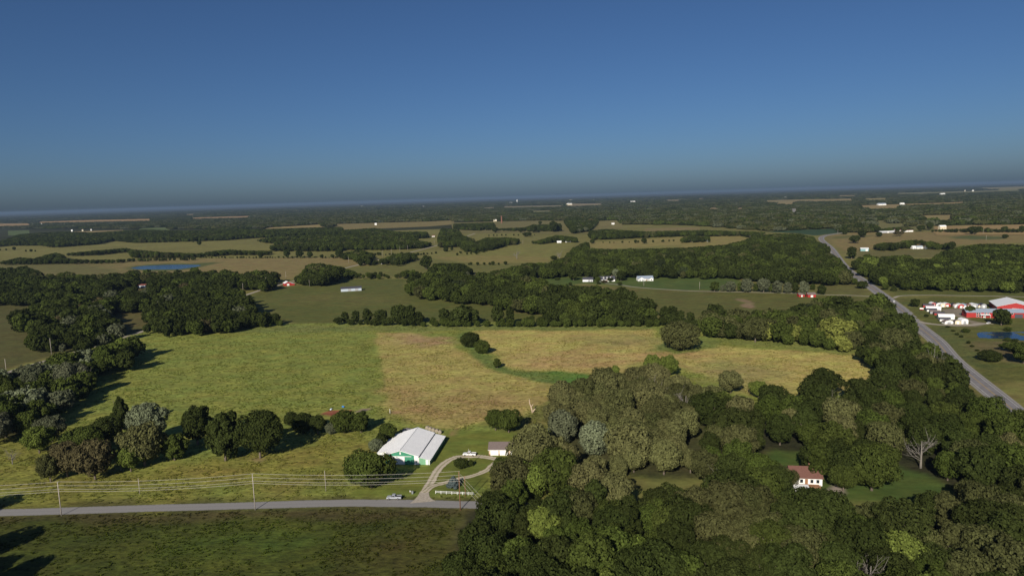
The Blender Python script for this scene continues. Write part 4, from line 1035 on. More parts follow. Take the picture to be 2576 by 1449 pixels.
# --- the woods: outlines of the leafy canopy
WOODS = [  # (place, outline, spacing, mean height, palette, height of the canopy outline)
    ('in the wood across the gravel road from the farm', [(1118, 1640), (1138, 1420), (1150, 1360), (1165, 1300), (1200, 1266), (1300, 1252), (1500, 1248), (1700, 1243), (1850, 1240), (1950, 1250), (2030, 1270), (2110, 1282), (2200, 1272), (2300, 1256), (2400, 1258), (2576, 1185), (2760, 1150), (2760, 1640)], 9.6, 13, 'mix', 8),
    ('in the oak grove beside the garage', [(1203, 1248), (1215, 1208), (1250, 1165), (1285, 1118), (1345, 1100), (1400, 1118), (1440, 1130), (1460, 1160), (1540, 1135), (1560, 1105), (1620, 1085), (1700, 1090), (1755, 1105), (1765, 1185), (1640, 1195), (1520, 1196), (1545, 1218), (1690, 1232), (1690, 1248)], 10.6, 14, 'oak', 8),
    ('in the oak grove reaching into the hay field', [(1395, 990), (1420, 970), (1470, 980), (1500, 955), (1530, 945), (1600, 948), (1700, 948), (1740, 965), (1800, 988), (1850, 998), (1760, 1014), (1765, 1095), (1620, 1092), (1540, 1110), (1530, 1060), (1440, 1050), (1385, 1050), (1392, 1020)], 10.2, 12.5, 'oak', 8),
    ('in the wood between the hay field and the highway', [(1757, 1012), (1900, 1000), (2000, 993), (2130, 985), (2200, 985), (2235, 968), (2215, 942), (2200, 918), (2165, 885), (2230, 805), (2290, 800), (2312, 855), (2352, 875), (2398, 916), (2428, 958), (2470, 1000), (2566, 1052), (2740, 1180), (2740, 1220), (2576, 1200), (2430, 1250), (2350, 1190), (2220, 1160), (2160, 1140), (2060, 1122), (1935, 1118), (1920, 1160), (1935, 1245), (1770, 1243)], 9.8, 13, 'mix2', 8),
    ('round the house in the wood', [(2050, 1140), (2110, 1128), (2190, 1133), (2222, 1152), (2222, 1190), (2195, 1225), (2150, 1235), (2120, 1222), (2065, 1200), (2045, 1170)], 9.5, 13, 'mix2', 8),
    ('before the house in the wood', [(1935, 1168), (1990, 1162), (2006, 1190), (2000, 1225), (1950, 1238), (1930, 1200)], 9.5, 11, 'mix2', 6),
    ('along the lane at the meadow edge', [(-60, 965), (0, 952), (70, 935), (150, 908), (215, 893), (232, 930), (222, 965), (165, 1000), (105, 1040), (50, 1075), (-60, 1110)], 8.5, 13, 'silver', 8),
    ('at the meadow corner by the pale lane', [(248, 918), (275, 888), (300, 873), (336, 872), (343, 895), (310, 915)], 7.5, 13, 'green', 8),
    ('at the far hay field edge towards the highway', mp(R3, (120, 1190), (160, 1130), (400, 1110), (900, 1110), (1490, 1100), (1500, 1200), (1390, 1255), (1320, 1310), (1250, 1315), (1080, 1305), (930, 1285), (700, 1255), (550, 1240), (400, 1220), (180, 1215)), 8.0, 12, 'bright', 6),
    ('in the wood strip beside the highway', mp(R3, (780, 1075), (940, 1040), (1050, 1005), (1200, 1010), (1280, 1035), (1400, 1050), (1490, 985), (1590, 1040), (1600, 1070), (1730, 1120), (1790, 1200), (1480, 1120), (780, 1110)), 8.0, 13, 'dark', 8),
    ('in the wood beside the pond pasture', mp(R1, (-250, 790), (0, 770), (60, 745), (230, 745), (320, 800), (480, 810), (640, 810), (820, 810), (850, 790), (1050, 785), (1350, 790), (1400, 780), (1660, 775), (1850, 805), (2000, 800), (2100, 800), (2105, 850), (2000, 875), (1840, 865), (1700, 858), (1500, 850), (1350, 860), (1200, 850), (1080, 850), (870, 880), (820, 930), (720, 930), (640, 900), (560, 950), (400, 985), (200, 985), (0, 975), (-250, 985)), 9.5, 13, 'dark', 8),
    ('in the wood behind the lane', mp(R1, (130, 1120), (200, 1065), (300, 1015), (420, 985), (560, 945), (700, 970), (820, 1005), (825, 1060), (770, 1060), (830, 1110), (870, 1180), (900, 1205), (850, 1260), (700, 1325), (560, 1335), (400, 1325), (230, 1310), (220, 1210), (140, 1150)), 9, 13, 'silverdark', 8),
    ('in the wood behind the meadow', mp(R1, (690, 1030), (830, 985), (900, 935), (1000, 905), (1150, 885), (1400, 875), (1600, 868), (1700, 900), (1750, 915), (1860, 970), (1885, 1035), (1870, 1080), (2060, 1095), (2150, 1125), (2000, 1130), (1850, 1140), (1700, 1170), (1500, 1185), (1250, 1195), (1115, 1180), (1095, 1090), (1115, 1025), (1280, 1040), (1290, 1005), (1150, 1020), (900, 1030), (800, 1040)), 8.5, 13, 'silverdark', 8),
    ('in the big dark wood behind the hay fields', mp(R2, (490, 885), (560, 835), (700, 815), (870, 815), (1000, 825), (1150, 815), (1330, 815), (1480, 855), (1600, 905), (1700, 915), (1850, 915), (1980, 915), (2080, 935), (2180, 975), (2200, 1015), (2280, 1005), (2370, 1065), (2370, 1095), (2000, 1105), (1700, 1105), (1600, 1085), (1450, 1040), (1190, 1000), (1140, 970), (1000, 970), (850, 958), (700, 938), (560, 918)), 8.5, 14, 'dark', 8),
    ('m', mp(R1, (0, 690), (150, 655), (300, 672), (480, 662), (620, 672), (860, 672), (1000, 662), (1200, 662), (1480, 655), (1480, 668), (1000, 680), (860, 692), (300, 700), (0, 705)), 9, 10, 'dark', 4),
    ('m', mp(R1, (500, 625), (700, 605), (950, 585), (1000, 595), (1200, 615), (1480, 625), (1700, 597), (1900, 605), (2050, 605), (2040, 630), (1700, 632), (1480, 650), (1000, 655), (960, 610), (720, 632), (500, 640)), 9, 11, 'dark', 5),
    ('m', mp(R1, (250, 665), (420, 620), (480, 640), (480, 690), (260, 695)), 9, 12, 'dark', 5),
    ('m', mp(R1, (-200, 545), (0, 535), (150, 480), (300, 470), (480, 460), (700, 468), (900, 455), (1100, 445), (1300, 452), (1500, 452), (1700, 425), (1900, 442), (2000, 442), (2300, 432), (2576, 425), (2576, 480), (2300, 488), (1900, 505), (1700, 520), (1400, 530), (1000, 540), (850, 525), (740, 550), (400, 575), (300, 560), (0, 562), (-200, 570)), 11, 12, 'dark', 5),
    ('m', mp(R1, (1920, 525), (2100, 495), (2350, 485), (2576, 482), (2576, 600), (2050, 600), (2040, 565), (2300, 548), (2000, 540)), 11, 12, 'dark', 5),
    ('m', mp(R2, (-10, 450), (250, 435), (430, 462), (640, 462), (660, 500), (430, 518), (560, 522), (680, 545), (680, 572), (520, 582), (340, 590), (-10, 590)), 10, 12, 'dark', 5),
    ('m', mp(R2, (735, 505), (760, 435), (880, 445), (900, 485), (990, 515), (1000, 545), (1100, 505), (1240, 505), (1340, 515), (1335, 550), (1240, 555), (1150, 588), (1000, 608), (920, 600), (900, 570), (735, 570)), 10, 12, 'dark', 5),
    ('m', mp(R2, (850, 402), (1150, 392), (1160, 440), (1050, 450), (850, 440)), 11, 11, 'dark', 5),
    ('m', mp(R2, (1140, 438), (1380, 430), (1440, 410), (1650, 400), (1660, 450), (1560, 455), (1440, 455), (1150, 448)), 14, 11, 'dark', 5),
    ('m', mp(R2, (1690, 352), (1940, 342), (1930, 400), (1880, 450), (1740, 470), (1690, 400)), 11, 13, 'silverdark', 5),
    ('m', mp(R2, (1880, 452), (2000, 442), (2300, 462), (2576, 452)) + mp(R3, (130, 450), (640, 465), (560, 500), (430, 485), (0, 490)) + mp(R2, (2400, 493), (2100, 508), (1900, 515), (1860, 500)), 11, 12, 'dark', 5),
    ('m', mp(R2, (1380, 540), (1500, 525), (1620, 488), (1700, 495), (1775, 505), (1775, 535), (1650, 530), (1500, 548)), 10, 11, 'dark', 5),
    ('m', mp(R2, (1720, 620), (1750, 585), (1800, 560), (1850, 538), (1865, 590), (2050, 595), (2300, 590), (2576, 585)) + mp(R3, (280, 565), (450, 535), (540, 490), (700, 478), (870, 478), (975, 498), (1000, 535), (1080, 555), (1100, 622), (1170, 665), (1215, 722), (1295, 785), (1305, 840), (1200, 850), (900, 842), (700, 832), (450, 815), (300, 800), (0, 795)) + mp(R2, (2200, 795), (2050, 800), (1900, 803), (1800, 785), (1500, 803), (1000, 803), (1000, 770), (1100, 765), (1200, 750), (1400, 700), (1560, 700), (1700, 650)), 9.5, 13, 'dark', 7),
    ('m', mp(R2, (0, 625), (130, 598), (240, 625), (240, 680), (330, 660), (400, 630), (540, 618), (575, 660), (420, 708), (300, 700), (140, 708), (100, 665), (0, 662)), 9.5, 12, 'dark', 5),
    ('m', mp(R2, (-120, 745), (0, 728), (180, 788), (200, 770), (300, 765), (370, 800), (450, 770), (520, 745), (610, 770), (600, 800), (370, 806), (-120, 806)), 9, 9, 'dark', 4),
    ('m', mp(R2, (670, 765), (700, 700), (800, 700), (900, 700), (970, 730), (990, 790), (800, 803), (680, 803)), 9, 13, 'silverdark', 6),
    ('m', mp(R1, (2190, 830), (2260, 790), (2330, 710), (2400, 700), (2576, 730)) + mp(R2, (0, 730), (0, 800)) + mp(R1, (2500, 850), (2340, 855)), 9, 14, 'dark', 7),
    ('m', mp(R3, (-10, 512), (50, 488), (190, 495), (205, 530), (-10, 538)), 11, 11, 'dark', 4),
    ('m', mp(R3, (1270, 705), (1320, 668), (1390, 632), (1450, 650), (1700, 640), (1740, 665), (1900, 670), (1945, 615), (2060, 595), (2100, 572), (2250, 555), (2400, 555), (2576, 562), (2800, 570), (2800, 900), (2576, 900), (2400, 905), (2250, 890), (2000, 890), (1850, 888), (1700, 870), (1500, 850), (1430, 825), (1340, 785)), 9.5, 12.5, 'green', 7),
    ('m', mp(R3, (1420, 568), (1540, 540), (1600, 550), (1680, 525), (1800, 525), (1950, 552), (2060, 568), (2040, 590), (1900, 582), (1720, 575), (1600, 592), (1480, 592)), 9.5, 12, 'dark', 5),
    ('m', mp(R3, (1400, 425), (1470, 415), (1500, 440), (1600, 428), (1700, 425), (1740, 440), (1740, 452), (1500, 458), (1400, 455)), 11, 11, 'dark', 5),
    ('m', mp(R3, (1880, 445), (2100, 440), (2576, 440), (2800, 440), (2800, 460), (2576, 458), (2100, 460), (1880, 455)), 11, 11, 'dark', 4),
]
PAL = {
    'mix': [(OAK, 0.30, 'brownish olive'), (DARK, 0.30, 'dark green'), (MIDG, 0.30, 'mid green'), (FRESH, 0.03, 'fresh green'), (OLIVE, 0.07, 'pale olive')],
    'mix2': [(OAK, 0.30, 'brownish olive'), (DARK, 0.30, 'dark green'), (MIDG, 0.25, 'mid green'), (OLIVE, 0.15, 'pale olive')],
    'oak': [(OLIVE, 0.55, 'pale olive'), (OAK, 0.3, 'brownish olive'), (MIDG, 0.12, 'mid green'), (FRESH, 0.03, 'fresh green')],
    'silver': [(SILVER, 0.38, 'silver leaved'), (MIDG, 0.34, 'mid green'), (GREYG, 0.28, 'grey green')],
    'silverdark': [(GREYG, 0.12, 'grey green'), (DARK, 0.55, 'dark green'), (MIDG, 0.25, 'mid green'), (BROWNG, 0.08, 'brownish')],
    'green': [(MIDG, 0.5, 'mid green'), (DARK, 0.35, 'dark green'), (FRESH, 0.1, 'fresh green'), (OAK, 0.05, 'brownish olive')],
    'bright': [(LIME, 0.16, 'yellow green'), (MIDG, 0.38, 'mid green'), (OAK, 0.26, 'brownish olive'), (DARK, 0.2, 'dark green')],
    'dark': [(DARK, 0.55, 'dark green'), (MIDG, 0.28, 'mid green'), (OAK, 0.12, 'brownish olive'), (CEDAR, 0.05, 'blackish green')],
}
# ground and buildings that stay open to view (no tree stands in or in front of these)
VISTAS = [
    [(1945, 1128), (2042, 1132), (2035, 1152), (2020, 1168), (1965, 1160)],
    [(2238, 1165), (2290, 1178), (2350, 1203), (2410, 1245), (2350, 1250), (2290, 1248), (2215, 1250), (2210, 1218), (2228, 1200)],
    mp(T3, (830, 450), (1060, 430), (1010, 600), (1000, 700), (960, 790), (950, 920), (800, 920), (840, 760), (820, 620)),
    mp(T3, (1500, 850), (1580, 780), (1660, 730), (1780, 740), (1760, 830), (1800, 930), (1640, 910)),
    [(1555, 1200), (1620, 1208), (1690, 1194), (1765, 1196), (1768, 1228), (1705, 1229), (1640, 1215), (1565, 1209)],
    [(1000, 1060), (1130, 1075), (1200, 1100), (1225, 1125), (1280, 1100), (1225, 1200), (1190, 1225), (1180, 1275), (900, 1275), (930, 1130)],
    mp(E5, (1700, 600), (1960, 600), (1900, 690), (1890, 760), (1840, 810), (1700, 860), (1700, 700)),
    mp(E5, (2010, 530), (2075, 540), (2075, 590), (2010, 600)),
    mp(R1, (1035, 855), (1120, 855), (1120, 895), (1035, 895)),
    mp(R1, (1110, 985), (1190, 980), (1190, 1020), (1110, 1020)),
    mp(R1, (2110, 830), (2225, 830), (2225, 880), (2110, 880)),
    mp(R3, (1340, 570), (1410, 570), (1410, 615), (1340, 615)),
    mp(R3, (1020, 535), (1070, 500), (1110, 540), (1170, 605), (1250, 700), (1255, 735), (1215, 735), (1150, 640), (1085, 550), (1035, 545)),
    mp(R3, (1740, 568), (1860, 568), (1860, 592), (1740, 596)),
    mp(R3, (1310, 775), (1400, 830), (1620, 985), (1800, 1135), (1870, 1190), (2000, 1290), (2160, 1448), (2100, 1448), (1960, 1330), (1870, 1270), (1810, 1250), (1800, 1160), (1640, 1050), (1500, 960), (1390, 870), (1320, 820)),
    [(2576, 1060), (2576, 1020), (2430, 910), (2405, 912), (2470, 985), (2500, 1005)],
]
ROADS_W = [(HWR, 6.0, -6.25), (ROAD[:44], 5.0, 0), (ROAD[44:], 1.6, 0), (LANE, 6.5, 0)]


def near_line(x, y, line, dist, off=0):
    L = np.array([p[:2] for p in line])
    if off:
        t = np.gradient(L, axis=0); t /= np.linalg.norm(t, axis=1)[:, None]
        L = L + np.stack([t[:, 1], -t[:, 0]], 1) * off
    r = np.zeros(len(x), bool)
    for a, b_ in zip(L[:-1], L[1:]):
        d = b_ - a; q = d @ d + 1e-9
        s = np.clip(((x - a[0]) * d[0] + (y - a[1]) * d[1]) / q, 0, 1)
        r |= np.hypot(x - a[0] - s * d[0], y - a[1] - s * d[1]) < dist
    return r


def jitter_grid(x0, x1, y0, y1, step):
    X, Y = np.meshgrid(np.arange(x0, x1, step), np.arange(y0, y1, step * 0.9))
    X = X + (np.arange(X.shape[0]) % 2)[:, None] * step * 0.5
    X = X + rng.uniform(-0.32, 0.32, X.shape) * step; Y = Y + rng.uniform(-0.32, 0.32, Y.shape) * step
    return X.ravel(), Y.ravel()


TREES = []          # x, y, height, variant, tint, adjective, place
for place, poly, sp, mh, pal, zc in WOODS:
    W = np.array([un(*p, zc)[:2] for p in poly])
    far = W[:, 1].mean() > 1300
    if place == 'm': zc = mh * 0.32
    if place == 'm': W = np.array([un(*p, zc)[:2] for p in poly])
    if sp < 10 and W[:, 1].mean() > 330: sp, mh = sp * 1.26, mh * 1.06
    x, y = jitter_grid(W[:, 0].min(), W[:, 0].max(), W[:, 1].min(), W[:, 1].max(), sp)
    k = inpoly(x, y, W)
    x, y = x[k], y[k]
    P = PAL[pal]
    pw = np.array([p[1] for p in P]); pw /= pw.sum()
    drift = fbm(x / 35, y / 35, 77, 2)
    hh = mh * np.clip(rng.normal(1.0, 0.2, len(x)), 0.55, 1.5)
    if place == 'm' and len(x):       # crowns stay under the skyline of their tree line
        fit = np.zeros(len(x))
        for f_ in (0.55, 0.7, 0.85, 1.0):
            qx, qy = pr(np.stack([x, y, hh * f_ * 0.9], 1))
            fit = np.where(inpoly(qx, qy, poly), f_, fit)
        hh = hh * fit
    for i in range(len(x)):
        c = P[int(np.clip(np.searchsorted(np.cumsum(pw), 0.55 * rng.uniform() + 0.45 * np.clip((drift[i] - 0.25) * 2, 0, 0.999)), 0, len(P) - 1))]
        h = hh[i]
        if h <= 0: continue
        v = int(rng.choice([0, 1, 2, 3, 4, 6, 7], p=[.2, .2, .1, .1, .08, .16, .16]))
        TREES.append((x[i], y[i], h, v, c[0], c[2], place))
# hedge and hedgerow trees along the far boundary of the farm, and thin field hedges
HEDGES = [
    ('in the hedge along the far boundary of the farm', mp(R1, (1130, 1205), (1600, 1193), (2170, 1170)), 4.6, 7.5, MIDG, 2),
    ('in the hedge along the far boundary of the farm', mp(R2, (0, 1165), (620, 1172)), 5.0, 7.5, DARK, 2),
    ('in the hedge along the far boundary of the farm', mp(R2, (640, 1178), (1500, 1180), (2430, 1180)), 4.8, 7.0, MIDG, 2),
    ('in the hedge along the far boundary of the farm', mp(R2, (1400, 1172), (2000, 1174), (2430, 1172)) + mp(R3, (150, 1180)), 5.5, 9, DARK, 2),
    ('m', mp(R1, (1500, 660), (2000, 662), (2576, 660)), 7, 4, DARK, 1),
    ('m', mp(R2, (880, 640), (1020, 628), (1250, 570)), 14, 5, DARK, 1),
    ('m', mp(R2, (950, 712), (1280, 712)), 9, 6, DARK, 1),
    ('m', mp(R2, (150, 640), (600, 640), (730, 625)), 9, 6, DARK, 1),
    ('m', mp(R2, (1100, 495), (1330, 492), (1500, 490)), 14, 5, DARK, 1),
    ('m', mp(R2, (1900, 548), (2300, 545), (2576, 532)), 16, 5, DARK, 1),
    ('m', mp(R1, (0, 605), (100, 600), (140, 598)), 12, 9, DARK, 1),
    ('m', mp(R1, (210, 612), (290, 612), (360, 608)), 22, 8, DARK, 1),
]
for place, pts, sp, mh, tn, zc in HEDGES:
    L = [un(*p)[:2] for p in pts]
    for a, b_ in zip(L[:-1], L[1:]):
        n = max(1, int(np.linalg.norm(b_ - a) / sp))
        for i in range(n):
            p = a + (b_ - a) * (i + rng.uniform(-0.4, 0.4)) / n
            p = p + rng.normal(0, 1.2, 2)
            TREES.append((p[0], p[1], mh * float(rng.uniform(0.6, 1.25)), int(rng.choice([0, 4, 4, 1, 6])), tn, 'green hedgerow', place))
ROWS = [  # (foot, top, width) of hedgerow trees that rise above the hedges
    (R2, [(30, 1150, 1062, 50), (110, 1150, 1052, 60), (200, 1150, 1036, 70), (300, 1150, 1048, 90), (440, 1160, 1010, 130), (520, 1160, 1012, 110), (590, 1155, 1060, 60), (780, 1165, 1032, 90), (850, 1165, 1050, 80), (925, 1172, 1012, 130), (1000, 1165, 1040, 80), (1180, 1160, 1010, 90), (1275, 1160, 1038, 80), (1440, 1165, 1090, 50), (2440, 1140, 1020, 90), (2500, 1140, 1018, 90), (2560, 1140, 1050, 60)], 'above the hedge on the far boundary of the farm'),
    (R3, [(60, 1150, 1062, 60), (250, 1150, 1008, 170), (180, 1150, 1050, 80), (330, 1150, 1050, 60), (560, 1150, 1050, 100), (640, 1150, 1048, 80), (740, 1150, 1050, 90), (870, 1130, 1015, 130), (430, 1145, 1060, 80)], 'above the hedge on the far boundary of the farm'),
    (R3, [(1530, 900, 850, 50), (1680, 905, 845, 70), (1750, 890, 845, 50), (1850, 895, 830, 70), (2070, 895, 838, 70), (2300, 905, 835, 90), (2420, 915, 825, 110), (2360, 880, 812, 60), (2520, 905, 855, 60)], 'planted before the wood across the highway'),
    (R1, [(1970, 660, 612, 50), (2165, 660, 595, 70), (2260, 660, 602, 70), (2340, 660, 610, 70), (2430, 662, 632, 40), (2510, 662, 632, 40), (2560, 662, 590, 60), (1505, 565, 530, 40), (1460, 545, 500, 50)], 'm'),
    (R2, [(1540, 455, 408, 40), (1600, 465, 380, 80), (1640, 460, 400, 50), (1450, 470, 405, 50), (1355, 470, 430, 40), (1160, 470, 425, 35), (2220, 548, 522, 20), (2285, 552, 508, 70), (2430, 540, 520, 25), (835, 605, 578, 25), (900, 628, 608, 35), (935, 618, 600, 35), (1020, 635, 612, 40), (1075, 620, 600, 35), (1895, 552, 518, 40), (1500, 410, 380, 50)], 'm'),
    (R3, [(1330, 460, 395, 110), (1430, 460, 405, 60), (1800, 460, 410, 60), (1865, 450, 388, 60), (1970, 415, 372, 50), (2240, 462, 420, 50), (2430, 462, 420, 50), (2560, 462, 415, 60), (2300, 462, 430, 40), (2000, 600, 545, 80), (2030, 605, 535, 70)], 'm'),
]
for f, rows, place in ROWS:
    for (x, y, tp, w) in rows:
        q = f(x, y); B = un(*q); h = height_at(q, f(0, tp)[1])
        ww = w / 3 * float((B - np.array([0, 0, CAM_H])) @ FW) / FQ
        v = 0 if ww < 1.15 * h else 1
        if ww < 0.75 * h: v = 2
        lime = place.startswith('planted')
        TREES.append((B[0], B[1], h, v, MIDG if lime else DARK, 'rounded green' if lime else 'dark rounded', place))
T = TREES
tx = np.array([t[0] for t in T]); ty = np.array([t[1] for t in T]); th = np.array([t[2] for t in T])
bad = np.zeros(len(T), bool)
inwood = np.array([t[6] for t in T])
for poly in VISTAS:
    for fz in (0.0, 0.3, 0.6, 0.9):
        qx, qy = pr(np.stack([tx, ty, th * fz], 1))
        bad |= inpoly(qx, qy, poly)
        if poly[0][1] > 1040:
            for s in (-1, 1):       # crowns are wide: keep their sides out of the view as well
                qx, qy = pr(np.stack([tx + s * th * 0.14, ty, th * max(fz, 0.3)], 1))
                bad |= inpoly(qx, qy, poly)
for line, d, off in ROADS_W:
    bad |= near_line(tx, ty, line, d, off)
for (x, y, r) in KEEP_OUT:
    bad |= np.hypot(tx - x, ty - y) < r
T = [t for t, k in zip(T, bad) if not k]
px, py = pr(np.array([[t[0], t[1], t[2] * 0.6] for t in T]))
dist = np.array([math.hypot(t[0], t[1]) for t in T])
size = np.array([t[2] for t in T]) / dist
inview = (px > -30) & (px < 2606) & (py < 1500) & np.array([t[6] != 'm' for t in T])
order = np.argsort(-size * inview)
N_IND = 300
indiv = set(int(i) for i in order[:N_IND] if inview[i])
for i in indiv:
    x, y, h, v, tn, adj, place = T[i]
    jit = 1 + rnd.uniform(-0.10, 0.10)
    tn = (tn[0] * jit, tn[1] * (jit + rnd.uniform(-0.05, 0.05)), tn[2] * jit)
    if rnd.random() < 0.035:
        tree('dead_tree', 'bare grey dead tree ' + place, 'tree', (x, y), h * 0.95, v, tn, 'bare trees ' + place, dead=True)
    else:
        lb = adj + ' leafy tree ' + place
        tree('woodland_tree', lb, 'tree', (x, y), h, v, tn, lb)

# --- everything farther: single crowns to 1.6 km, clumps of crowns beyond
def clump_mesh(name, seed, n=14, spread=16.0, per=75, size=3.0):
    r = np.random.default_rng(seed)
    Ps = []; Ns = []
    for k in range(n):
        a = 2.4 * k; rad = spread * math.sqrt((k + 0.4) / n)
        c = np.array([rad * math.cos(a), rad * math.sin(a), 0]) + np.append(r.normal(0, 1.2, 2), 0)
        h = r.uniform(8, 14); w = r.uniform(3.8, 5.6)
        D = r.normal(0, 1, (per, 3)); D[:, 2] = np.abs(D[:, 2]) * 1.1 - 0.35; D /= np.linalg.norm(D, axis=1)[:, None]
        P = c + D * np.array([w, w, h * 0.5]) * r.uniform(0.8, 1.08, (per, 1)) + [0, 0, h * 0.5]
        Ps.append(P); Ns.append(D)
    return leaves_mesh(name, np.concatenate(Ps), np.concatenate(Ns), size, seed, 1.3)


CL = [clump_mesh('far_trees', 900 + k) for k in range(4)]
rest = [t for i, t in enumerate(T) if i not in indiv]
pts = []; var = []; scl = []; rot = []; tint = []
for (x, y, h, v, tn, adj, place) in rest:
    d = math.hypot(x, y)
    pts.append((x, y, 0)); s = h / 12
    ws = s * rnd.uniform(0.85, 1.15)
    scl.append((ws, ws, s)); rot.append(rnd.uniform(0, 6.28))
    j = rnd.uniform(0.85, 1.15)
    tint.append((tn[0] * j, tn[1] * j, tn[2] * j, 1))
    var.append(v if d < 430 else 8 + v)
# default woodland of the far country
near_edge = np.array([(-2000, 433), (0, 433), (600, 433), (1300, 436), (2000, 428), (2576, 415), (3400, 375), (4000, 390), (5200, 400), (5800, 440), (6300, 452), (6500, 452), (7000, 405), (7600, 398), (9000, 392)]) / 3.0
edge_y = lambda qx: 429.3 + np.interp(qx, near_edge[:, 0], near_edge[:, 1])
for (y0, y1, step, sc0) in ((1500, 4200, 26.0, 1.0), (4200, 8200, 46.0, 1.7), (8200, 17000, 95.0, 3.2)):
    x, y = jitter_grid(-y1 * 0.95, y1 * 0.95, y0, y1, step)
    k = (np.abs(x) < y * 0.86 + 150)
    x, y = x[k], y[k]
    qx, qy = pr(np.stack([x, y, np.full(len(x), 6.0)], 1))
    k = (qy < edge_y(qx))
    x, y = x[k], y[k]
    bad = np.zeros(len(x), bool)
    for poly, col in far_fields:
        for z in (0.0, 5.0, 10.0, 13.0):
            qx, qy = pr(np.stack([x, y, np.full(len(x), z)], 1))
            bad |= inpoly(qx, qy, poly)
    for poly in ([PLOTS[i][1] for i in range(len(PLOTS)) if PLOTS[i][0] in ('crop_field',)]):
        for z in (0.0, 6.0, 12.0):
            qx, qy = pr(np.stack([x, y, np.full(len(x), z)], 1))
            bad |= inpoly(qx, qy, poly)
    gap = fbm(x / 420.0, y / 420.0, 55, 3)
    bad |= (gap > 0.72) & (y > 5000)
    x, y = x[~bad], y[~bad]
    for i in range(len(x)):
        pts.append((x[i], y[i], 0)); s = sc0 * rnd.uniform(0.85, 1.2)
        scl.append((s, s, rnd.uniform(0.8, 1.2) * (1.0 if sc0 < 3 else 1.25))); rot.append(rnd.uniform(0, 6.28))
        c = rnd.choice([DARK, DARK, MIDG, OAK, OAK, GREYG])
        j = rnd.uniform(0.8, 1.2)
        tint.append((c[0] * j, c[1] * j, c[2] * j, 1)); var.append(16 + rnd.randrange(4))
print('individual trees', len(indiv), 'mass', len(pts))

for k in range(4):          # four clumps stand on their own and lend their form to the mass of far woodland
    i = next(i for i in range(len(pts)) if var[i] == 16 + k)
    o = tag(link('distant_woodland', CL[k]), 'dark belt of distant woodland', 'woodland', 'distant woodland', 'stuff')
    o.location = pts[i]; o.scale = scl[i]; o.rotation_euler = (0, 0, rot[i])
    o['tint'] = [float(v) for v in tint[i][:3]]
    SRC[('far', k)] = o
me = bpy.data.meshes.new('woodland_mass')
me.from_pydata(pts, [], [])
for nm, typ, key, data in (('variant', 'INT', 'value', np.array(var, np.int32)), ('size', 'FLOAT_VECTOR', 'vector', np.array(scl, np.float32).ravel()),
                           ('turn', 'FLOAT', 'value', np.array(rot, np.float32)), ('tint', 'FLOAT_COLOR', 'color', np.array(tint, np.float32).ravel())):
    at = me.attributes.new(nm, typ, 'POINT'); at.data.foreach_set(key, data)
mass = tag(link('woodland_mass', me), 'mass of dark green woodland and tree lines between the far fields', 'woodland', None, 'stuff')


def scatter_group(name, sources):
    """instances of each source object on the points that carry its variant number"""
    ng = bpy.data.node_groups.new(name, 'GeometryNodeTree')
    ng.interface.new_socket('Geometry', in_out='INPUT', socket_type='NodeSocketGeometry')
    ng.interface.new_socket('Geometry', in_out='OUTPUT', socket_type='NodeSocketGeometry')
    gi = ng.nodes.new('NodeGroupInput'); go = ng.nodes.new('NodeGroupOutput')
    join = ng.nodes.new('GeometryNodeJoinGeometry')

    def named(nm, typ):
        a = ng.nodes.new('GeometryNodeInputNamedAttribute'); a.data_type = typ; a.inputs['Name'].default_value = nm
        return a.outputs['Attribute']
    a_var = named('variant', 'INT'); a_size = named('size', 'FLOAT_VECTOR'); a_turn = named('turn', 'FLOAT')
    cx_ = ng.nodes.new('ShaderNodeCombineXYZ'); ng.links.new(a_turn, cx_.inputs['Z'])
    for k, src in sources.items():
        oi = ng.nodes.new('GeometryNodeObjectInfo'); oi.transform_space = 'ORIGINAL'; oi.inputs['Object'].default_value = src
        oi.inputs['As Instance'].default_value = True
        cmp_ = ng.nodes.new('FunctionNodeCompare'); cmp_.data_type = 'INT'; cmp_.operation = 'EQUAL'
        ng.links.new(a_var, cmp_.inputs[2]); cmp_.inputs[3].default_value = k
        iop = ng.nodes.new('GeometryNodeInstanceOnPoints')
        ng.links.new(gi.outputs[0], iop.inputs['Points']); ng.links.new(cmp_.outputs[0], iop.inputs['Selection'])
        ng.links.new(oi.outputs['Geometry'], iop.inputs['Instance'])
        ng.links.new(cx_.outputs[0], iop.inputs['Rotation']); ng.links.new(a_size, iop.inputs['Scale'])
        ng.links.new(iop.outputs[0], join.inputs[0])
    ng.links.new(join.outputs[0], go.inputs[0])
    return ng


wsrc = {}
for k in sorted(set(var)):
    src = SRC.get(('hi', k)) if k < 8 else SRC.get(('mid', k - 8)) if k < 16 else SRC.get(('far', k - 16))
    wsrc[k] = src or SRC.get(('mid', 0)) or SRC[('hi', 0)]
md = mass.modifiers.new('woodland', 'NODES'); md.node_group = scatter_group('woodland', wsrc)


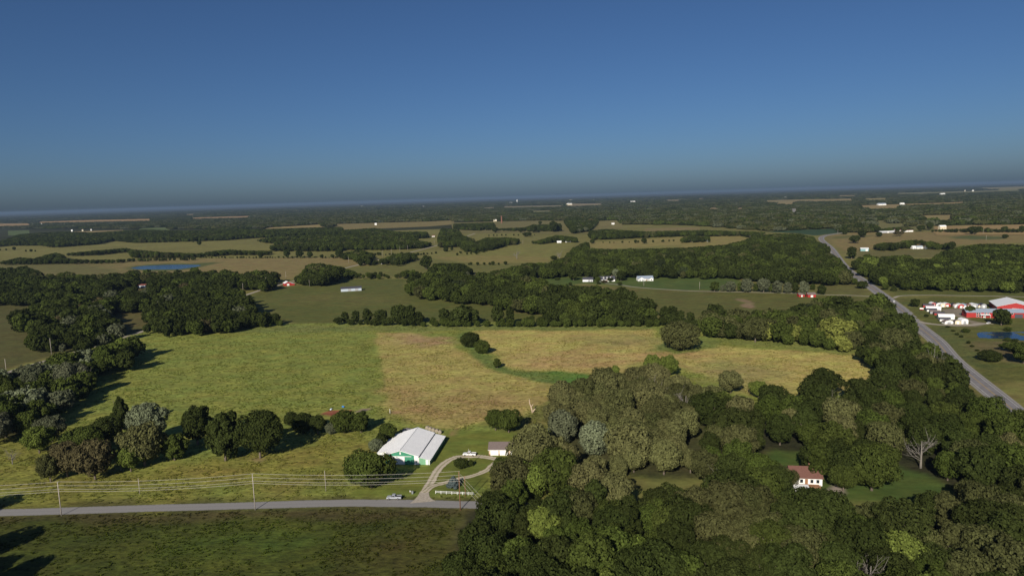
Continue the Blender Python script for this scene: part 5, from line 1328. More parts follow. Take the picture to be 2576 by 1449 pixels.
# ------------------------------------------------------------------ rough grass: tufts over meadow, hay and roadside
def tuft_mesh(name, seed):
    r = np.random.default_rng(seed)
    V = []; F = []
    for k in range(9):
        a = r.uniform(0, 6.28); rr = r.uniform(0, 0.35); ln = r.uniform(0.3, 0.6); w = r.uniform(0.1, 0.2)
        c = np.array([rr * math.cos(a), rr * math.sin(a), 0]); d = np.array([math.cos(a), math.sin(a), 0]); s_ = np.array([-d[1], d[0], 0])
        p = [c - s_ * w, c + s_ * w, c + d * ln * 0.35 + s_ * w * 0.8 + [0, 0, ln * 0.55], c + d * ln * 0.35 - s_ * w * 0.8 + [0, 0, ln * 0.55],
             c + d * ln * 0.9 + s_ * w * 0.2 + [0, 0, ln * 0.6], c + d * ln * 0.9 - s_ * w * 0.2 + [0, 0, ln * 0.6]]
        n = len(V); V += [tuple(q) for q in p]; F += [(n, n + 1, n + 2, n + 3), (n + 3, n + 2, n + 4, n + 5)]
    me = bpy.data.meshes.new(name); me.from_pydata(V, [], F)
    at = me.attributes.new('leafv', 'FLOAT', 'FACE'); at.data.foreach_set('value', r.uniform(0.2, 0.8, len(F)).astype(np.float32))
    me.materials.append(LEAF)
    return me


gx, gy = jitter_grid(-420, 260, 160, 660, 1.6)
gk = np.abs(gx) < gy * 0.86 + 12
gx, gy = gx[gk], gy[gk]
gc, gt, gidx = field_at(gx, gy)
dens = fbm(gx / 9.0, gy / 9.0, 91, 3)
gk = (gt > 0.72) & (rng.uniform(0, 1, len(gx)) < np.clip((dens - 0.30) * 2.6, 0.04, 1.0) * np.clip(1.25 - gy / 700, 0.3, 1)) & (gidx >= 0)
for pts_, hw in FLAT_LINES:
    gk &= ~near_line(gx, gy, pts_, hw)
names_ = np.array([PLOTS[k][0] if k >= 0 else '' for k in gidx])
gk &= ~np.isin(names_, ['woodland_floor', 'lawn', 'red_dirt', 'mud', 'bare_patch'])
gx, gy, gc = gx[gk], gy[gk], gc[gk]
print('tufts', len(gx))
tm = [tuft_mesh('grass_tuft', 41 + k) for k in range(3)]
gsc = rng.uniform(0.4, 1.15, len(gx)); grot = rng.uniform(0, 6.28, len(gx))
gtint = gc * rng.uniform(0.5, 0.95, (len(gx), 1)) * np.array([0.97, 1.05, 0.9])
gsrc = []
for k in range(3):
    o = tag(link('grass_tuft', tm[k]), 'rough grass tuft in the meadow', 'grass', 'rough grass', 'stuff')
    o.location = (gx[k], gy[k], 0); o['tint'] = [float(v) for v in gtint[k]]
    gsrc.append(o)
me = bpy.data.meshes.new('rough_grass')
me.from_pydata(np.stack([gx, gy, np.full(len(gx), -0.02)], 1).tolist(), [], [])
for nm, typ, key, data in (('variant', 'INT', 'value', rng.integers(0, 3, len(gx)).astype(np.int32)), ('size', 'FLOAT_VECTOR', 'vector', np.stack([gsc * 1.25, gsc * 1.25, gsc], 1).astype(np.float32).ravel()),
                           ('turn', 'FLOAT', 'value', grot.astype(np.float32)), ('tint', 'FLOAT_COLOR', 'color', np.concatenate([gtint, np.ones((len(gx), 1))], 1).astype(np.float32).ravel())):
    at = me.attributes.new(nm, typ, 'POINT'); at.data.foreach_set(key, data)
rough = tag(link('rough_grass', me), 'rough tufted grass over the meadow and fields', 'grass', None, 'stuff')
md = rough.modifiers.new('tufts', 'NODES'); md.node_group = scatter_group('tufts', {k: o for k, o in enumerate(gsrc)})

# ------------------------------------------------------------------ buildings
def gable(parent, w, d, wall_h, roof_h, wall, roof, over=0.35, axis='x', thick=0.14, wall_name='wall', at=(0, 0)):
    """walls with gable ends and a two-slope roof; the ridge runs along axis; centred on at"""
    ax, ay = at
    m = MB()
    if axis == 'x':
        m.prismx([(ay - d / 2, 0), (ay + d / 2, 0), (ay + d / 2, wall_h), (ay, wall_h + roof_h), (ay - d / 2, wall_h)], ax - w / 2, ax + w / 2)
    else:
        m.prism([(ax - w / 2, 0), (ax + w / 2, 0), (ax + w / 2, wall_h), (ax, wall_h + roof_h), (ax - w / 2, wall_h)], ay - d / 2, ay + d / 2)
    wo = m.build(wall_name, wall, parent)
    half = (d if axis == 'x' else w) / 2
    sl = roof_h / half
    ov = over
    r = MB()
    prof = [(-half - ov, wall_h - ov * sl + 0.02), (0, wall_h + roof_h + 0.02), (half + ov, wall_h - ov * sl + 0.02), (half + ov, wall_h - ov * sl + thick), (0, wall_h + roof_h + thick + 0.02), (-half - ov, wall_h - ov * sl + thick)]
    if axis == 'x':
        r.prismx([(ay + a, z) for a, z in prof], ax - w / 2 - ov, ax + w / 2 + ov)
    else:
        r.prism([(ax + a, z) for a, z in prof], ay - d / 2 - ov, ay + d / 2 + ov)
    ro = r.build('roof', roof, parent)
    return wo, ro


def opening(parent, name, mat, x0, x1, z0, z1, y, proud=0.06, frame=None, facing=-1):
    """door or window on a wall at y, facing -y (or +y)"""
    a, b_ = (y - proud, y + 0.02) if facing < 0 else (y - 0.02, y + proud)
    p = MB().box(x0, x1, a, b_, z0, z1).build(name, mat, parent)
    if frame:
        f = MB()
        t = 0.12
        ya, yb = (y - proud - 0.03, y + 0.01) if facing < 0 else (y - 0.01, y + proud + 0.03)
        f.box(x0 - t, x0, ya, yb, z0 - t, z1 + t).box(x1, x1 + t, ya, yb, z0 - t, z1 + t).box(x0, x1, ya, yb, z1, z1 + t).box(x0, x1, ya, yb, z0 - t, z0)
        f.build('frame', frame, p)
    return p


def bldg(name, label, q, rz=0.0, cat='building', z=0.0, group=None):
    B = un(*q)
    return empty(name, (B[0], B[1], z), rz, label, cat, group)


# --- the white barn with its two lean-tos
barn = empty('barn', (-51.3, 287.6, 0), math.radians(-7.5), 'long white roofed barn with green front beside the driveway loop', 'barn')
L_ = 30.0
MB().prism([(-7, 0), (8, 0), (8, 3.95), (0, 6.4), (-7, 4.25)], 0.05, L_ - 0.2).build('wall', GREEN_METAL, barn)
MB().prism([(8.01, 0), (13.1, 0), (13.1, 2.35), (8.01, 3.55)], 0.15, L_ - 0.3).build('lean_to', PALE_GREEN, barn)
MB().prism([(-12.4, 0), (-7.01, 0), (-7.01, 3.85), (-12.4, 2.5)], 6.0, L_ - 0.3).build('lean_to', WHITE, barn)


def slope(x0, z0, x1, z1, y0, y1, name, t=0.1):
    """roof panel sheets side by side, with raised seams"""
    p = MB().prism([(x0, z0), (x1, z1), (x1, z1 + t), (x0, z0 + t)], y0, y1).build(name, WHITE_METAL, barn)
    n = int((y1 - y0) / 0.92)
    for k in range(1, n):
        y = y0 + (y1 - y0) * k / n
        MB().prism([(x0, z0 + t - 0.01), (x1, z1 + t - 0.01), (x1, z1 + t + 0.02), (x0, z0 + t + 0.02)], y - 0.03, y + 0.03).build('seam', WHITE_METAL, p)


slope(0.0, 6.43, 8.45, 3.84, -0.45, L_, 'roof_panel')
slope(-7.4, 4.16, 0.0, 6.43, -0.45, L_, 'roof_panel')
slope(8.05, 3.5, 13.6, 2.2, -0.3, L_, 'roof_panel')
slope(-12.8, 2.45, -7.05, 3.82, 5.6, L_, 'roof_panel')
MB().prism([(-0.25, 6.46), (0.25, 6.46), (0, 6.68)], -0.5, L_ + 0.05).build('ridge_cap', WHITE, barn)
MB().box(8.25, 8.6, -0.4, L_ - 0.05, 3.42, 3.78).build('gutter', DARK_METAL, barn)
opening(barn, 'sliding_door', WHITE, -3.9, 1.9, 0.05, 3.5, 0.05, 0.12)
opening(barn, 'door_track', WHITE, -3.9, 5.0, 3.56, 3.76, 0.05, 0.16)
opening(barn, 'gable_vent', WHITE, -0.28, 0.28, 4.5, 5.6, 0.05, 0.08)
opening(barn, 'corner_trim', WHITE, 6.2, 7.95, 0.02, 4.0, 0.05, 0.07)
dd = opening(barn, 'side_door', WHITE, 6.6, 7.5, 0.05, 2.1, 0.05, 0.13)
MB().box(6.8, 7.3, -0.12, -0.06, 1.2, 1.9).build('pane', GLASS, dd)
opening(barn, 'lean_to_door', WHITE, 11.3, 12.5, 0.05, 2.25, 0.15, 0.08)
opening(barn, 'corner_trim', WHITE, 12.75, 13.1, 0.02, 2.3, 0.15, 0.06)
opening(barn, 'corner_trim', WHITE, 8.02, 8.35, 0.02, 3.5, 0.15, 0.06)
for s0, s1, z0, z1 in ((-7.4, 0, 4.16, 6.43), (0, 8.45, 6.43, 3.84)):
    MB().prism([(s0, z0 - 0.2), (s1, z1 - 0.2), (s1, z1 - 0.01), (s0, z0 - 0.01)], -0.4, -0.28).build('barge_board', WHITE, barn)

# --- garage and little shed
g = empty('garage', (-6.0, 298.8, 0), math.radians(-4), 'tan two door garage with grey shingle roof by the oak grove', 'garage')
gable(g, 12.8, 8.2, 2.75, 1.95, TAN, GREY_ROOF, 0.4)
MB().box(-6.46, 6.46, -4.17, -4.08, 0, 0.55).build('brick_base', BRICK, g)
opening(g, 'garage_door', WHITE, -5.6, -2.2, 0.02, 2.45, -4.1, 0.11, WHITE)
opening(g, 'garage_door', WHITE, -1.4, 2.0, 0.02, 2.45, -4.1, 0.11, WHITE)
opening(g, 'door', WHITE, 3.4, 4.4, 0.02, 2.1, -4.1, 0.1)
opening(g, 'fascia', WHITE, -6.8, 6.8, 2.42, 2.6, -4.5, 0.04)
w_ = empty('garden_shed', (3.6, 315.6, 0), math.radians(-4), 'small white shed with grey roof behind the garage', 'shed')
gable(w_, 3.2, 2.6, 2.1, 0.8, WHITE, GREY_ROOF, 0.2)
opening(w_, 'door', GREY_WALL, -0.5, 0.5, 0.02, 1.8, -1.3, 0.06)

# --- house in the wood
hs = empty('house', (113.2, 257.4, 0), math.radians(-10), 'white house with steep brown roof among the trees of the wood', 'house')
gable(hs, 11.6, 8.0, 3.2, 3.0, WHITE, BROWN_ROOF, 0.4)
for x in (-4.6, -2.4, 1.4, 3.6):
    opening(hs, 'window', GLASS, x, x + 1.1, 1.1, 2.5, -4.0, 0.05, WHITE)
opening(hs, 'door', TIMBER, -0.6, 0.5, 0.6, 2.7, -4.0, 0.06, WHITE)
dk = MB().box(-5.5, 4.5, -7.0, -4.1, 0.45, 0.62).build('deck', TIMBER, hs)
for k in range(6):
    MB().box(-5.5 + k * 1.98, -5.4 + k * 1.98, -7.0, -6.9, 0, 1.5).build('deck_post', TIMBER, dk)
MB().box(-5.5, 4.5, -7.0, -6.9, 1.5, 1.6).build('deck_rail', TIMBER, dk)
MB().box(1.8, 2.6, 0.8, 1.6, 4.5, 7.2).build('chimney', BRICK, hs)
cp = empty('carport', (107.6, 246.5, 0), math.radians(-12), 'flat white metal roofed shelter before the house in the wood', 'carport')
MB().prismx([(-2.6, 2.3), (2.6, 2.5), (2.6, 2.62), (-2.6, 2.42)], -2.8, 2.8).build('roof', WHITE_METAL, cp)
for x in (-2.5, 2.4):
    for y in (-2.4, 2.3):
        MB().box(x, x + 0.1, y, y + 0.1, 0, 2.36).build('post', WHITE, cp)

# --- farm buildings across the country
o = bldg('long_barn', 'long pale metal barn with dark roof alone on the green hillside', R2(75, 906), math.radians(13), 'barn')
gable(o, 26, 10, 3.6, 1.7, PALE_BLUE, DARK_METAL, 0.4)
opening(o, 'door', GREY_WALL, -4, 0, 0.02, 3.2, -5, 0.06); opening(o, 'door', GREY_WALL, 5, 9, 0.02, 3.2, -5, 0.06)
o = bldg('red_barn', 'small red barn with white roof where the country lane climbs', R1(2168, 866), math.radians(30), 'barn')
gable(o, 9, 12, 3.6, 2.2, RED, WHITE_METAL, 0.4, 'y')
opening(o, 'door', WHITE, -1.6, 1.6, 0.02, 3.0, -6, 0.06)
MB().prism([(4.52, 0), (9.0, 0), (9.0, 2.2), (4.52, 3.2)], -6, 5).build('lean_to', RED, o)
MB().prism([(4.55, 3.3), (9.4, 2.2), (9.4, 2.32), (4.55, 3.42)], -6.3, 5.3).build('roof', WHITE_METAL, o)
o = bldg('farm_shed', 'pale shed with rust red roof at the wood edge beside the lane', R1(1078, 882), math.radians(-8), 'shed')
gable(o, 13.5, 8, 3.6, 1.5, PALE_BLUE, RUST, 0.3)
opening(o, 'door', GREY_WALL, -1.5, 1.5, 0.02, 3.0, -4, 0.06)
o = bldg('farm_house', 'low white house with rust roof half hidden behind the trees', R1(1150, 1018), math.radians(-5), 'house')
gable(o, 13, 7, 2.7, 1.8, WHITE, RUST, 0.3)
opening(o, 'window', GLASS, -4, -2.8, 1.0, 2.1, -3.5, 0.05, WHITE); opening(o, 'door', TIMBER, 1, 2, 0.02, 2.1, -3.5, 0.05)
o = bldg('white_garage', 'white garage with dark roof next to the house with dormers', R2(1862, 836), math.radians(-12), 'garage')
gable(o, 13.5, 8, 2.9, 2.6, WHITE, DARK_METAL, 0.3)
opening(o, 'garage_door', GREY_WALL, 0.5, 3.2, 0.02, 2.3, -4, 0.06); opening(o, 'garage_door', GREY_WALL, 3.7, 6.2, 0.02, 2.3, -4, 0.06)
o = bldg('white_house', 'white house with dark roof and three round topped dormers', R2(2004, 834), math.radians(-3), 'house')
gable(o, 20.5, 9, 2.9, 3.6, WHITE, DARK_METAL, 0.4)
for x in (-4.6, 0, 4.6):
    dm = MB().prism([(x - 0.8, 3.7), (x + 0.8, 3.7), (x + 0.8, 5.2), (x, 6.0), (x - 0.8, 5.2)], -3.9, -1.0).build('dormer', WHITE, o)
    MB().box(x - 0.4, x + 0.4, -3.96, -3.88, 4.1, 5.2).build('pane', GLASS, dm)
for x in (-8.6, -5.4, 2.6, 6.6):
    opening(o, 'window', GLASS, x, x + 1.2, 1.0, 2.3, -4.5, 0.05, WHITE)
opening(o, 'door', TIMBER, -1.0, 0.2, 0.02, 2.2, -4.5, 0.05)
MB().box(6.2, 7.0, 0.5, 1.3, 5.0, 7.4).build('chimney', BRICK, o)
o = bldg('ranch_house', 'white ranch house with grey roof and two front gables beside the lane', R2(2290, 828), math.radians(2), 'house')
gable(o, 20.5, 10, 2.9, 3.0, WHITE, BLUE_ROOF, 0.4)
for x, w in ((-6.0, 8.0), (7.0, 5.2)):
    gable(o, w, 4.0, 2.85, w * 0.27, WHITE, BLUE_ROOF, 0.3, 'y', at=(x, -5.6), wall_name='gable_wing')
opening(o, 'garage_door', GREY_WALL, -9.0, -7.0, 0.02, 2.2, -7.6, 0.06); opening(o, 'garage_door', GREY_WALL, -5.2, -3.2, 0.02, 2.2, -7.6, 0.06)
opening(o, 'window', GLASS, 6.2, 7.8, 0.9, 2.2, -7.6, 0.05, WHITE); opening(o, 'door', TIMBER, 0.5, 1.6, 0.02, 2.1, -5.0, 0.05)
opening(o, 'window', GLASS, 2.2, 3.8, 0.9, 2.2, -5.0, 0.05, WHITE)
o = bldg('red_shed', 'red shed with grey roof beside the tall tree on the lane', R3(966, 952), math.radians(-3), 'shed')
gable(o, 8.2, 7, 2.8, 1.9, RED, GREY_ROOF, 0.3)
opening(o, 'door', WHITE, -1.2, 1.2, 0.02, 2.2, -3.5, 0.06)
o = bldg('red_shed', 'lower red shed half hidden by the tall tree on the lane', R3(892, 950), math.radians(-3), 'shed')
gable(o, 6.0, 6, 2.4, 1.6, RED, GREY_ROOF, 0.3)
opening(o, 'door', WHITE, -0.7, 0.7, 0.02, 1.9, -3.0, 0.06)
o = bldg('metal_shed', 'small pale metal shed in the hay field inside the highway bend', R3(1370, 606), math.radians(-20), 'shed')
gable(o, 13, 11, 4.2, 1.4, TEAL, WHITE_METAL, 0.3)
opening(o, 'door', WHITE, 1.5, 5.0, 0.02, 3.4, -5.5, 0.06)
for k, (x, w, lab) in enumerate([(1742, 7, 'small white outbuilding under the trees beyond the highway'), (1782, 12, 'white farmhouse in the shade of the trees beyond the highway'), (1848, 9, 'white shed at the end of the trees beyond the highway')]):
    o = bldg('farm_house' if k == 1 else 'farm_shed', lab, R3(x, 590), 0.1 * k, 'house' if k == 1 else 'shed')
    gable(o, w, 7, 3.2, 2.0, WHITE, PALE_BLUE if k == 1 else WHITE_METAL, 0.3)
    opening(o, 'door', GREY_WALL, -0.7, 0.7, 0.02, 2.1, -3.5, 0.06)
o = bldg('long_shed', 'long low pale roofed building across the hay field', R3(1545, 470), math.radians(4), 'shed')
gable(o, 42, 9, 3.0, 1.5, GREY_WALL, WHITE_METAL, 0.3)
opening(o, 'door', WHITE, -3, 1, 0.02, 2.6, -4.5, 0.06)
for x, w, lab, wm, rm in ((1628, 26, 'red roofed farmhouse behind the open tree', WHITE, RUST), (1700, 26, 'white farm building with reddish roof at the field end', WHITE, RUST), (1958, 20, 'cream gabled house among trees at the gold field', CREAM, WHITE_METAL)):
    o = bldg('farm_house', lab, R3(x, 462 if x < 1900 else 446), 0.05, 'house')
    gable(o, w * 0.8, 9, 4.0 if x < 1900 else 8, 3.0, wm, rm, 0.4)
    opening(o, 'window', GLASS, -3, -1.5, 1.2, 2.6, -4.5, 0.06)

# --- red store with blue grey roof, big white roofed hall behind
rs = empty('red_store', (413.5, 578.5, 0), math.atan2(567.1 - 580.4, 428.6 - 398.5) * 0.55, 'long two storey red building with blue grey metal roof', 'building')
gable(rs, 44, 10, 4.6, 2.4, RED, BLUE_ROOF, 0.5)
for k, x in enumerate((-14.5, -12.6, -8.6, -6.4, 9, 12)):
    opening(rs, 'window', GLASS, x, x + 1.3, 2.9, 4.1, -5.0, 0.05, WHITE)
for x in (-14.5, -12.6):
    opening(rs, 'window', GLASS, x, x + 1.3, 0.8, 2.1, -5.0, 0.05, WHITE)
po = MB().prismx([(-7.6, 2.5), (-5.05, 3.0), (-5.05, 3.12), (-7.6, 2.62)], -12.0, -4.5).build('porch_roof', WHITE_METAL, rs)
for x in (-11.8, -8.4, -4.8):
    MB().box(x, x + 0.15, -7.5, -7.35, 0, 2.5).build('porch_post', WHITE, po)
opening(rs, 'door', WHITE, -9.2, -7.6, 0.02, 2.2, -5.0, 0.06)
opening(rs, 'dark_opening', DARK_METAL, 14.5, 20.5, 0.02, 3.2, -5.0, 0.05)
hall = empty('hall', (452.0, 610.0, 0), math.radians(-25), 'big white roofed red hall behind the long red building', 'building')
gable(hall, 27, 34, 4.8, 3.8, RED, WHITE_METAL, 0.5, 'y')
opening(hall, 'door', WHITE, -2.5, 2.5, 0.02, 3.6, -17, 0.06)
MB().prism([(13.52, 0), (24, 0), (24, 3.2), (13.52, 4.3)], -15, 12).build('lean_to', RED, hall)
MB().prism([(13.9, 4.35), (24.5, 3.25), (24.5, 3.4), (13.9, 4.5)], -15.4, 12.4).build('roof', WHITE_METAL, hall)


def gambrel(parent, w, d, h, wall, roof):
    """portable shed: barn-shaped (gambrel) profile, gable towards -y"""
    a = w / 2
    prof = [(-a, 0.12), (a, 0.12), (a, h * 0.6), (a * 0.72, h * 0.86), (0, h), (-a * 0.72, h * 0.86), (-a, h * 0.6)]
    MB().prism(prof, -d / 2, d / 2).build('wall', wall, parent)
    e_ = 1.05
    t = 0.09
    up = [(-a * e_ - 0.05, h * 0.57), (-a * 0.73, h * 0.875), (0, h + 0.03), (a * 0.73, h * 0.875), (a * e_ + 0.05, h * 0.57)]
    hi_ = [(x * 1.04, z + t) for x, z in reversed(up)]
    MB().prism(up + hi_, -d / 2 - 0.12, d / 2 + 0.12).build('roof', roof, parent)
    opening(parent, 'door', WHITE if wall is not WHITE else GREY_WALL, -w * 0.2, w * 0.2, 0.15, h * 0.58, -d / 2, 0.05)
    MB().box(-a + 0.1, a - 0.1, -d / 2 + 0.1, d / 2 - 0.1, 0, 0.12).build('skid', TIMBER, parent)


SH = [  # (foot on the lot, width, depth, height, wall, roof, heading, label)
    ((590, 262), 4.2, 6, 3.6, RED, WHITE_METAL, -0.2, 'red gambrel shed with white roof in the back corner of the lot'),
    ((690, 268), 3.8, 6, 3.6, WHITE, DARK_METAL, -0.2, 'white gambrel shed with dark roof next to the red corner one'),
    ((788, 280), 4.2, 6, 3.7, CREAM, WHITE_METAL, -0.2, 'cream gambrel shed, third along the back of the lot'),
    ((880, 272), 5.2, 6, 3.4, RED, WHITE_METAL, -0.2, 'red shed with broad white arched roof beside a cream one'),
    ((500, 290), 4.0, 9, 3.2, RED, DARK_METAL, 1.25, 'red shed with long black roof at the head of the roadside row'),
    ((600, 355), 5.0, 12, 3.8, WHITE, WHITE_METAL, 1.25, 'long all white shed, second in the roadside row'),
    ((570, 378), 4.0, 8, 2.9, WHITE, DARK_METAL, 1.25, 'white shed with black roof in front of the long white one'),
    ((640, 425), 4.0, 8, 3.2, GREY_WALL, GREY_ROOF, 1.25, 'grey white shed with grey roof in the roadside row'),
    ((730, 452), 4.2, 8, 2.8, RED, DARK_METAL, 1.25, 'dark red shed with black roof in the roadside row'),
    ((870, 540), 6.0, 12, 4.4, WHITE, WHITE_METAL, 1.25, 'largest white barn shaped shed of the roadside row'),
    ((850, 585), 4.0, 8, 3.2, WHITE, DARK_METAL, 1.25, 'white shed with black ridge against the largest shed'),
    ((910, 640), 7.0, 4.2, 3.2, WHITE, GREY_ROOF, 0.0, 'small white shed with violet grey roof at the lot entrance'),
    ((1112, 642), 4.2, 4.6, 3.6, CREAM, GREY_ROOF, -0.3, 'cream cottage shed with grey roof at the lot entrance'),
    ((1235, 636), 5.4, 6.0, 4.6, WHITE, WHITE_METAL, -0.1, 'tall white barn shaped shed at the lot entrance'),
    ((1042, 285), 3.8, 5, 3.6, BROWN_WALL, DARK_METAL, -0.2, 'dark brown shed, first of the back row behind the yard'),
    ((1082, 297), 3.6, 5, 2.9, WHITE, WHITE_METAL, -0.2, 'small white shed before the dark brown one'),
    ((1170, 302), 5.0, 6, 3.9, RED, WHITE_METAL, -0.2, 'red shed with white arched roof in the back row'),
    ((1262, 285), 3.8, 5, 3.2, NAVY, PALE_BLUE, -0.2, 'blue shed in the back row beside the red arched one'),
    ((1275, 310), 3.4, 3.5, 1.9, WHITE, WHITE_METAL, -0.2, 'low white hutch before the blue shed'),
    ((1345, 288), 4.2, 5, 3.4, BROWN_WALL, BROWN_ROOF, -0.2, 'brown shed beside the tree in the back row'),
    ((1452, 290), 5.2, 6, 3.8, GREY_WALL, WHITE_METAL, -0.2, 'grey shed with pale roof in the back row'),
    ((1538, 288), 3.4, 5, 3.2, NAVY, BLUE_ROOF, -0.2, 'navy shed with blue roof in the back row'),
    ((1580, 296), 3.0, 4, 2.6, CREAM, RUST, -0.2, 'little cream shed with reddish roof in the back row'),
    ((1650, 298), 4.6, 6, 4.0, GREY_WALL, DARK_METAL, -0.2, 'grey shed with black arched roof by the hall'),
    ((2335, 298), 4.6, 6, 4.0, WHITE, WHITE_METAL, -0.2, 'white shed behind the big white roofed hall'),
    ((2440, 322), 4.8, 6, 4.2, CREAM, WHITE_METAL, -0.2, 'cream fronted shed behind the big white roofed hall'),
]
for q, w, d, h, wm, rm, hd, lab in SH:
    o = bldg('portable_shed', lab, S2(*q), hd, 'shed', group='portable sheds on the sales lot')
    gambrel(o, w, d, h, wm, rm)
sg = bldg('roadside_sign', 'small white and red board sign on the grass before the sheds', S2(362, 358), -0.5, 'sign')
MB().box(-1.5, 1.5, -0.05, 0.05, 0.7, 2.4).build('board', WHITE, sg)
MB().box(-1.5, 1.5, -0.07, -0.05, 0.7, 1.2).build('band', RED, sg)
for x in (-1.2, 1.1):
    MB().box(x, x + 0.1, -0.04, 0.04, 0, 0.7).build('post', TIMBER, sg)

# --- far houses, silo and water tower
FAR = [(R3, 460, 378, 14, 'white house in a gap of the far wood', WHITE, WHITE_METAL), (R3, 740, 314, 26, 'tan building beside the far stretch of highway', CREAM, WHITE_METAL),
       (R3, 970, 287, 22, 'white building among trees beside the far highway', WHITE, WHITE_METAL), (R3, 1020, 285, 14, 'small pale house among trees by the far highway', CREAM, GREY_ROOF),
       (R3, 1305, 390, 46, 'long pale building in the trees behind the highway bend', CREAM, WHITE_METAL), (R3, 1500, 263, 75, 'very long white shed at a far gold field', WHITE, BLUE_ROOF),
       (R3, 1655, 258, 40, 'white shed at the end of a far gold field', WHITE, WHITE_METAL), (R3, 2350, 393, 24, 'white house in the woods beyond the hay fields', WHITE, WHITE_METAL),
       (R3, 2190, 157, 50, 'white building near the horizon among dark woods', WHITE, WHITE_METAL), (R3, 2130, 158, 40, 'pale building near the horizon beside a white one', CREAM, WHITE_METAL),
       (R3, 1960, 187, 120, 'pale long shed on a distant green field', WHITE, WHITE_METAL), (R3, 775, 212, 40, 'single bright house in the distant wood', WHITE, WHITE_METAL),
       (R3, 75, 538, 20, 'low white shed under dark trees at the gold field', WHITE, WHITE_METAL), (R3, 185, 535, 11, 'small white shed beside dark trees at the gold field', WHITE, WHITE_METAL),
       (R2, 260, 412, 16, 'white house at the end of a far hedge', WHITE, WHITE_METAL), (R2, 695, 500, 11, 'white house with red roof beside the country lane', WHITE, RUST),
       (R2, 810, 524, 9, 'small pale house in trees by the country lane', WHITE, GREY_ROOF), (R2, 312, 705, 9, 'small white house with red roof under trees', WHITE, RUST),
       (R2, 1645, 545, 13, 'white trailer under trees at the pasture head', WHITE, WHITE_METAL), (R2, 1710, 541, 15, 'grey roofed white house under trees at the pasture head', WHITE, GREY_ROOF),
       (R2, 1160, 385, 26, 'pale shed beside the tall brick stack', CREAM, WHITE_METAL), (R2, 1730, 228, 150, 'large cream block standing out of the distant town', CREAM, CREAM),
       (R2, 1280, 250, 130, 'white shed block of the distant town', WHITE, WHITE_METAL), (R2, 1905, 228, 60, 'bright small building of the distant town', WHITE, WHITE_METAL),
       (R2, 1720, 262, 160, 'low wide pale building of the distant town', CREAM, WHITE_METAL), (R2, 2260, 287, 40, 'white house at the edge of the distant town', WHITE, WHITE_METAL),
       (R2, 2385, 287, 24, 'cream narrow house in the distant wood', CREAM, CREAM), (R2, 2050, 408, 13, 'pale house in trees by a far pasture', WHITE, GREY_ROOF),
       (R2, 155, 275, 90, 'white speck of a building on the horizon', WHITE, WHITE_METAL), (R2, 620, 278, 60, 'pale speck of a building short of the horizon', WHITE, WHITE_METAL),
       (R2, 2200, 245, 150, 'long pale building on the distant slope', CREAM, WHITE_METAL), (R1, 545, 460, 16, 'white house at a far gold field', WHITE, WHITE_METAL),
       (R1, 625, 457, 13, 'small shed beside the white house at a far gold field', CREAM, GREY_ROOF), (R1, 690, 453, 14, 'pale house in the trees of a far gold field', WHITE, GREY_ROOF),
       (R1, 1220, 401, 40, 'long white building in the far wood', WHITE, WHITE_METAL), (R1, 1340, 396, 24, 'bright white house in the far wood', WHITE, WHITE_METAL),
       (R1, 315, 414, 22, 'pale shed by the far gold strip', WHITE, WHITE_METAL), (R1, 1680, 453, 34, 'tan building in the wooded far slope', CREAM, WHITE_METAL)]
for f, x, y, w, lab, wm, rm in FAR:
    d = math.hypot(*un(*f(x, y))[:2])
    o = bldg('distant_house', lab, f(x, y), rnd.uniform(-0.4, 0.4), 'house')
    hgt = 3.0 if d < 3000 else (4 if d < 6000 else 6)
    # far buildings stand on rises that lift them clear of the trees in front
    base = 0.0 if d < 2400 else (4 if d < 6000 else 9)
    w = w * (0.8 if d < 3000 else 0.6 if d < 6000 else 0.38)
    w_, r_ = gable(o, w, w * 0.45, hgt + base, max(1.6, w * 0.12), wm, rm, 0.4)
    if w < 60:
        opening(o, 'door', GREY_WALL, -w * 0.05, w * 0.05, base, base + 2.2, -w * 0.225, 0.06)
st = bldg('brick_stack', 'tall red brick stack rising from the far pasture', R2(1210, 397), 0, 'tower')
MB().tube([(0, 0, 0), (0, 0, 14), (0, 0, 31)], [3.4, 3.0, 2.6], 14).build('shaft', BRICK_RED, st)
MB().tube([(0, 0, 30.5), (0, 0, 32)], [3.0, 3.0], 14).build('cap', BRICK_RED, st)
wt = bldg('water_tower', 'pale water tower rising over the distant town', R2(1327, 247), 0, 'tower')
MB().tube([(0, 0, 0), (0, 0, 34)], [5, 5], 10).build('column', WHITE, wt)
MB().tube([(0, 0, 32), (0, 0, 38), (0, 0, 50), (0, 0, 56), (0, 0, 58)], [5, 14, 15, 9, 1], 14).build('tank', WHITE, wt)


# ------------------------------------------------------------------ poles and wires
def pole(q, topy, mat, label, r=0.17, arm=False, name='utility_pole', group=None):
    B = un(*q); h = height_at(q, topy)
    e = empty(name, (B[0], B[1], 0), 0, label, 'pole', group)
    MB().tube([(0, 0, -0.5), (0, 0, h * 0.5), (0, 0, h)], [r, r * 0.85, r * 0.68], 8).build('shaft', mat, e, True)
    if arm:
        for z in (h - 0.1, h - 1.6, h - 3.0, h - 3.9):
            MB().tube([(0.12, 0, z), (0.34, 0, z), (0.36, 0, z + 0.22)], [0.04, 0.05, 0.07], 6).build('insulator', GREY_PLASTIC, e)
    return B, h


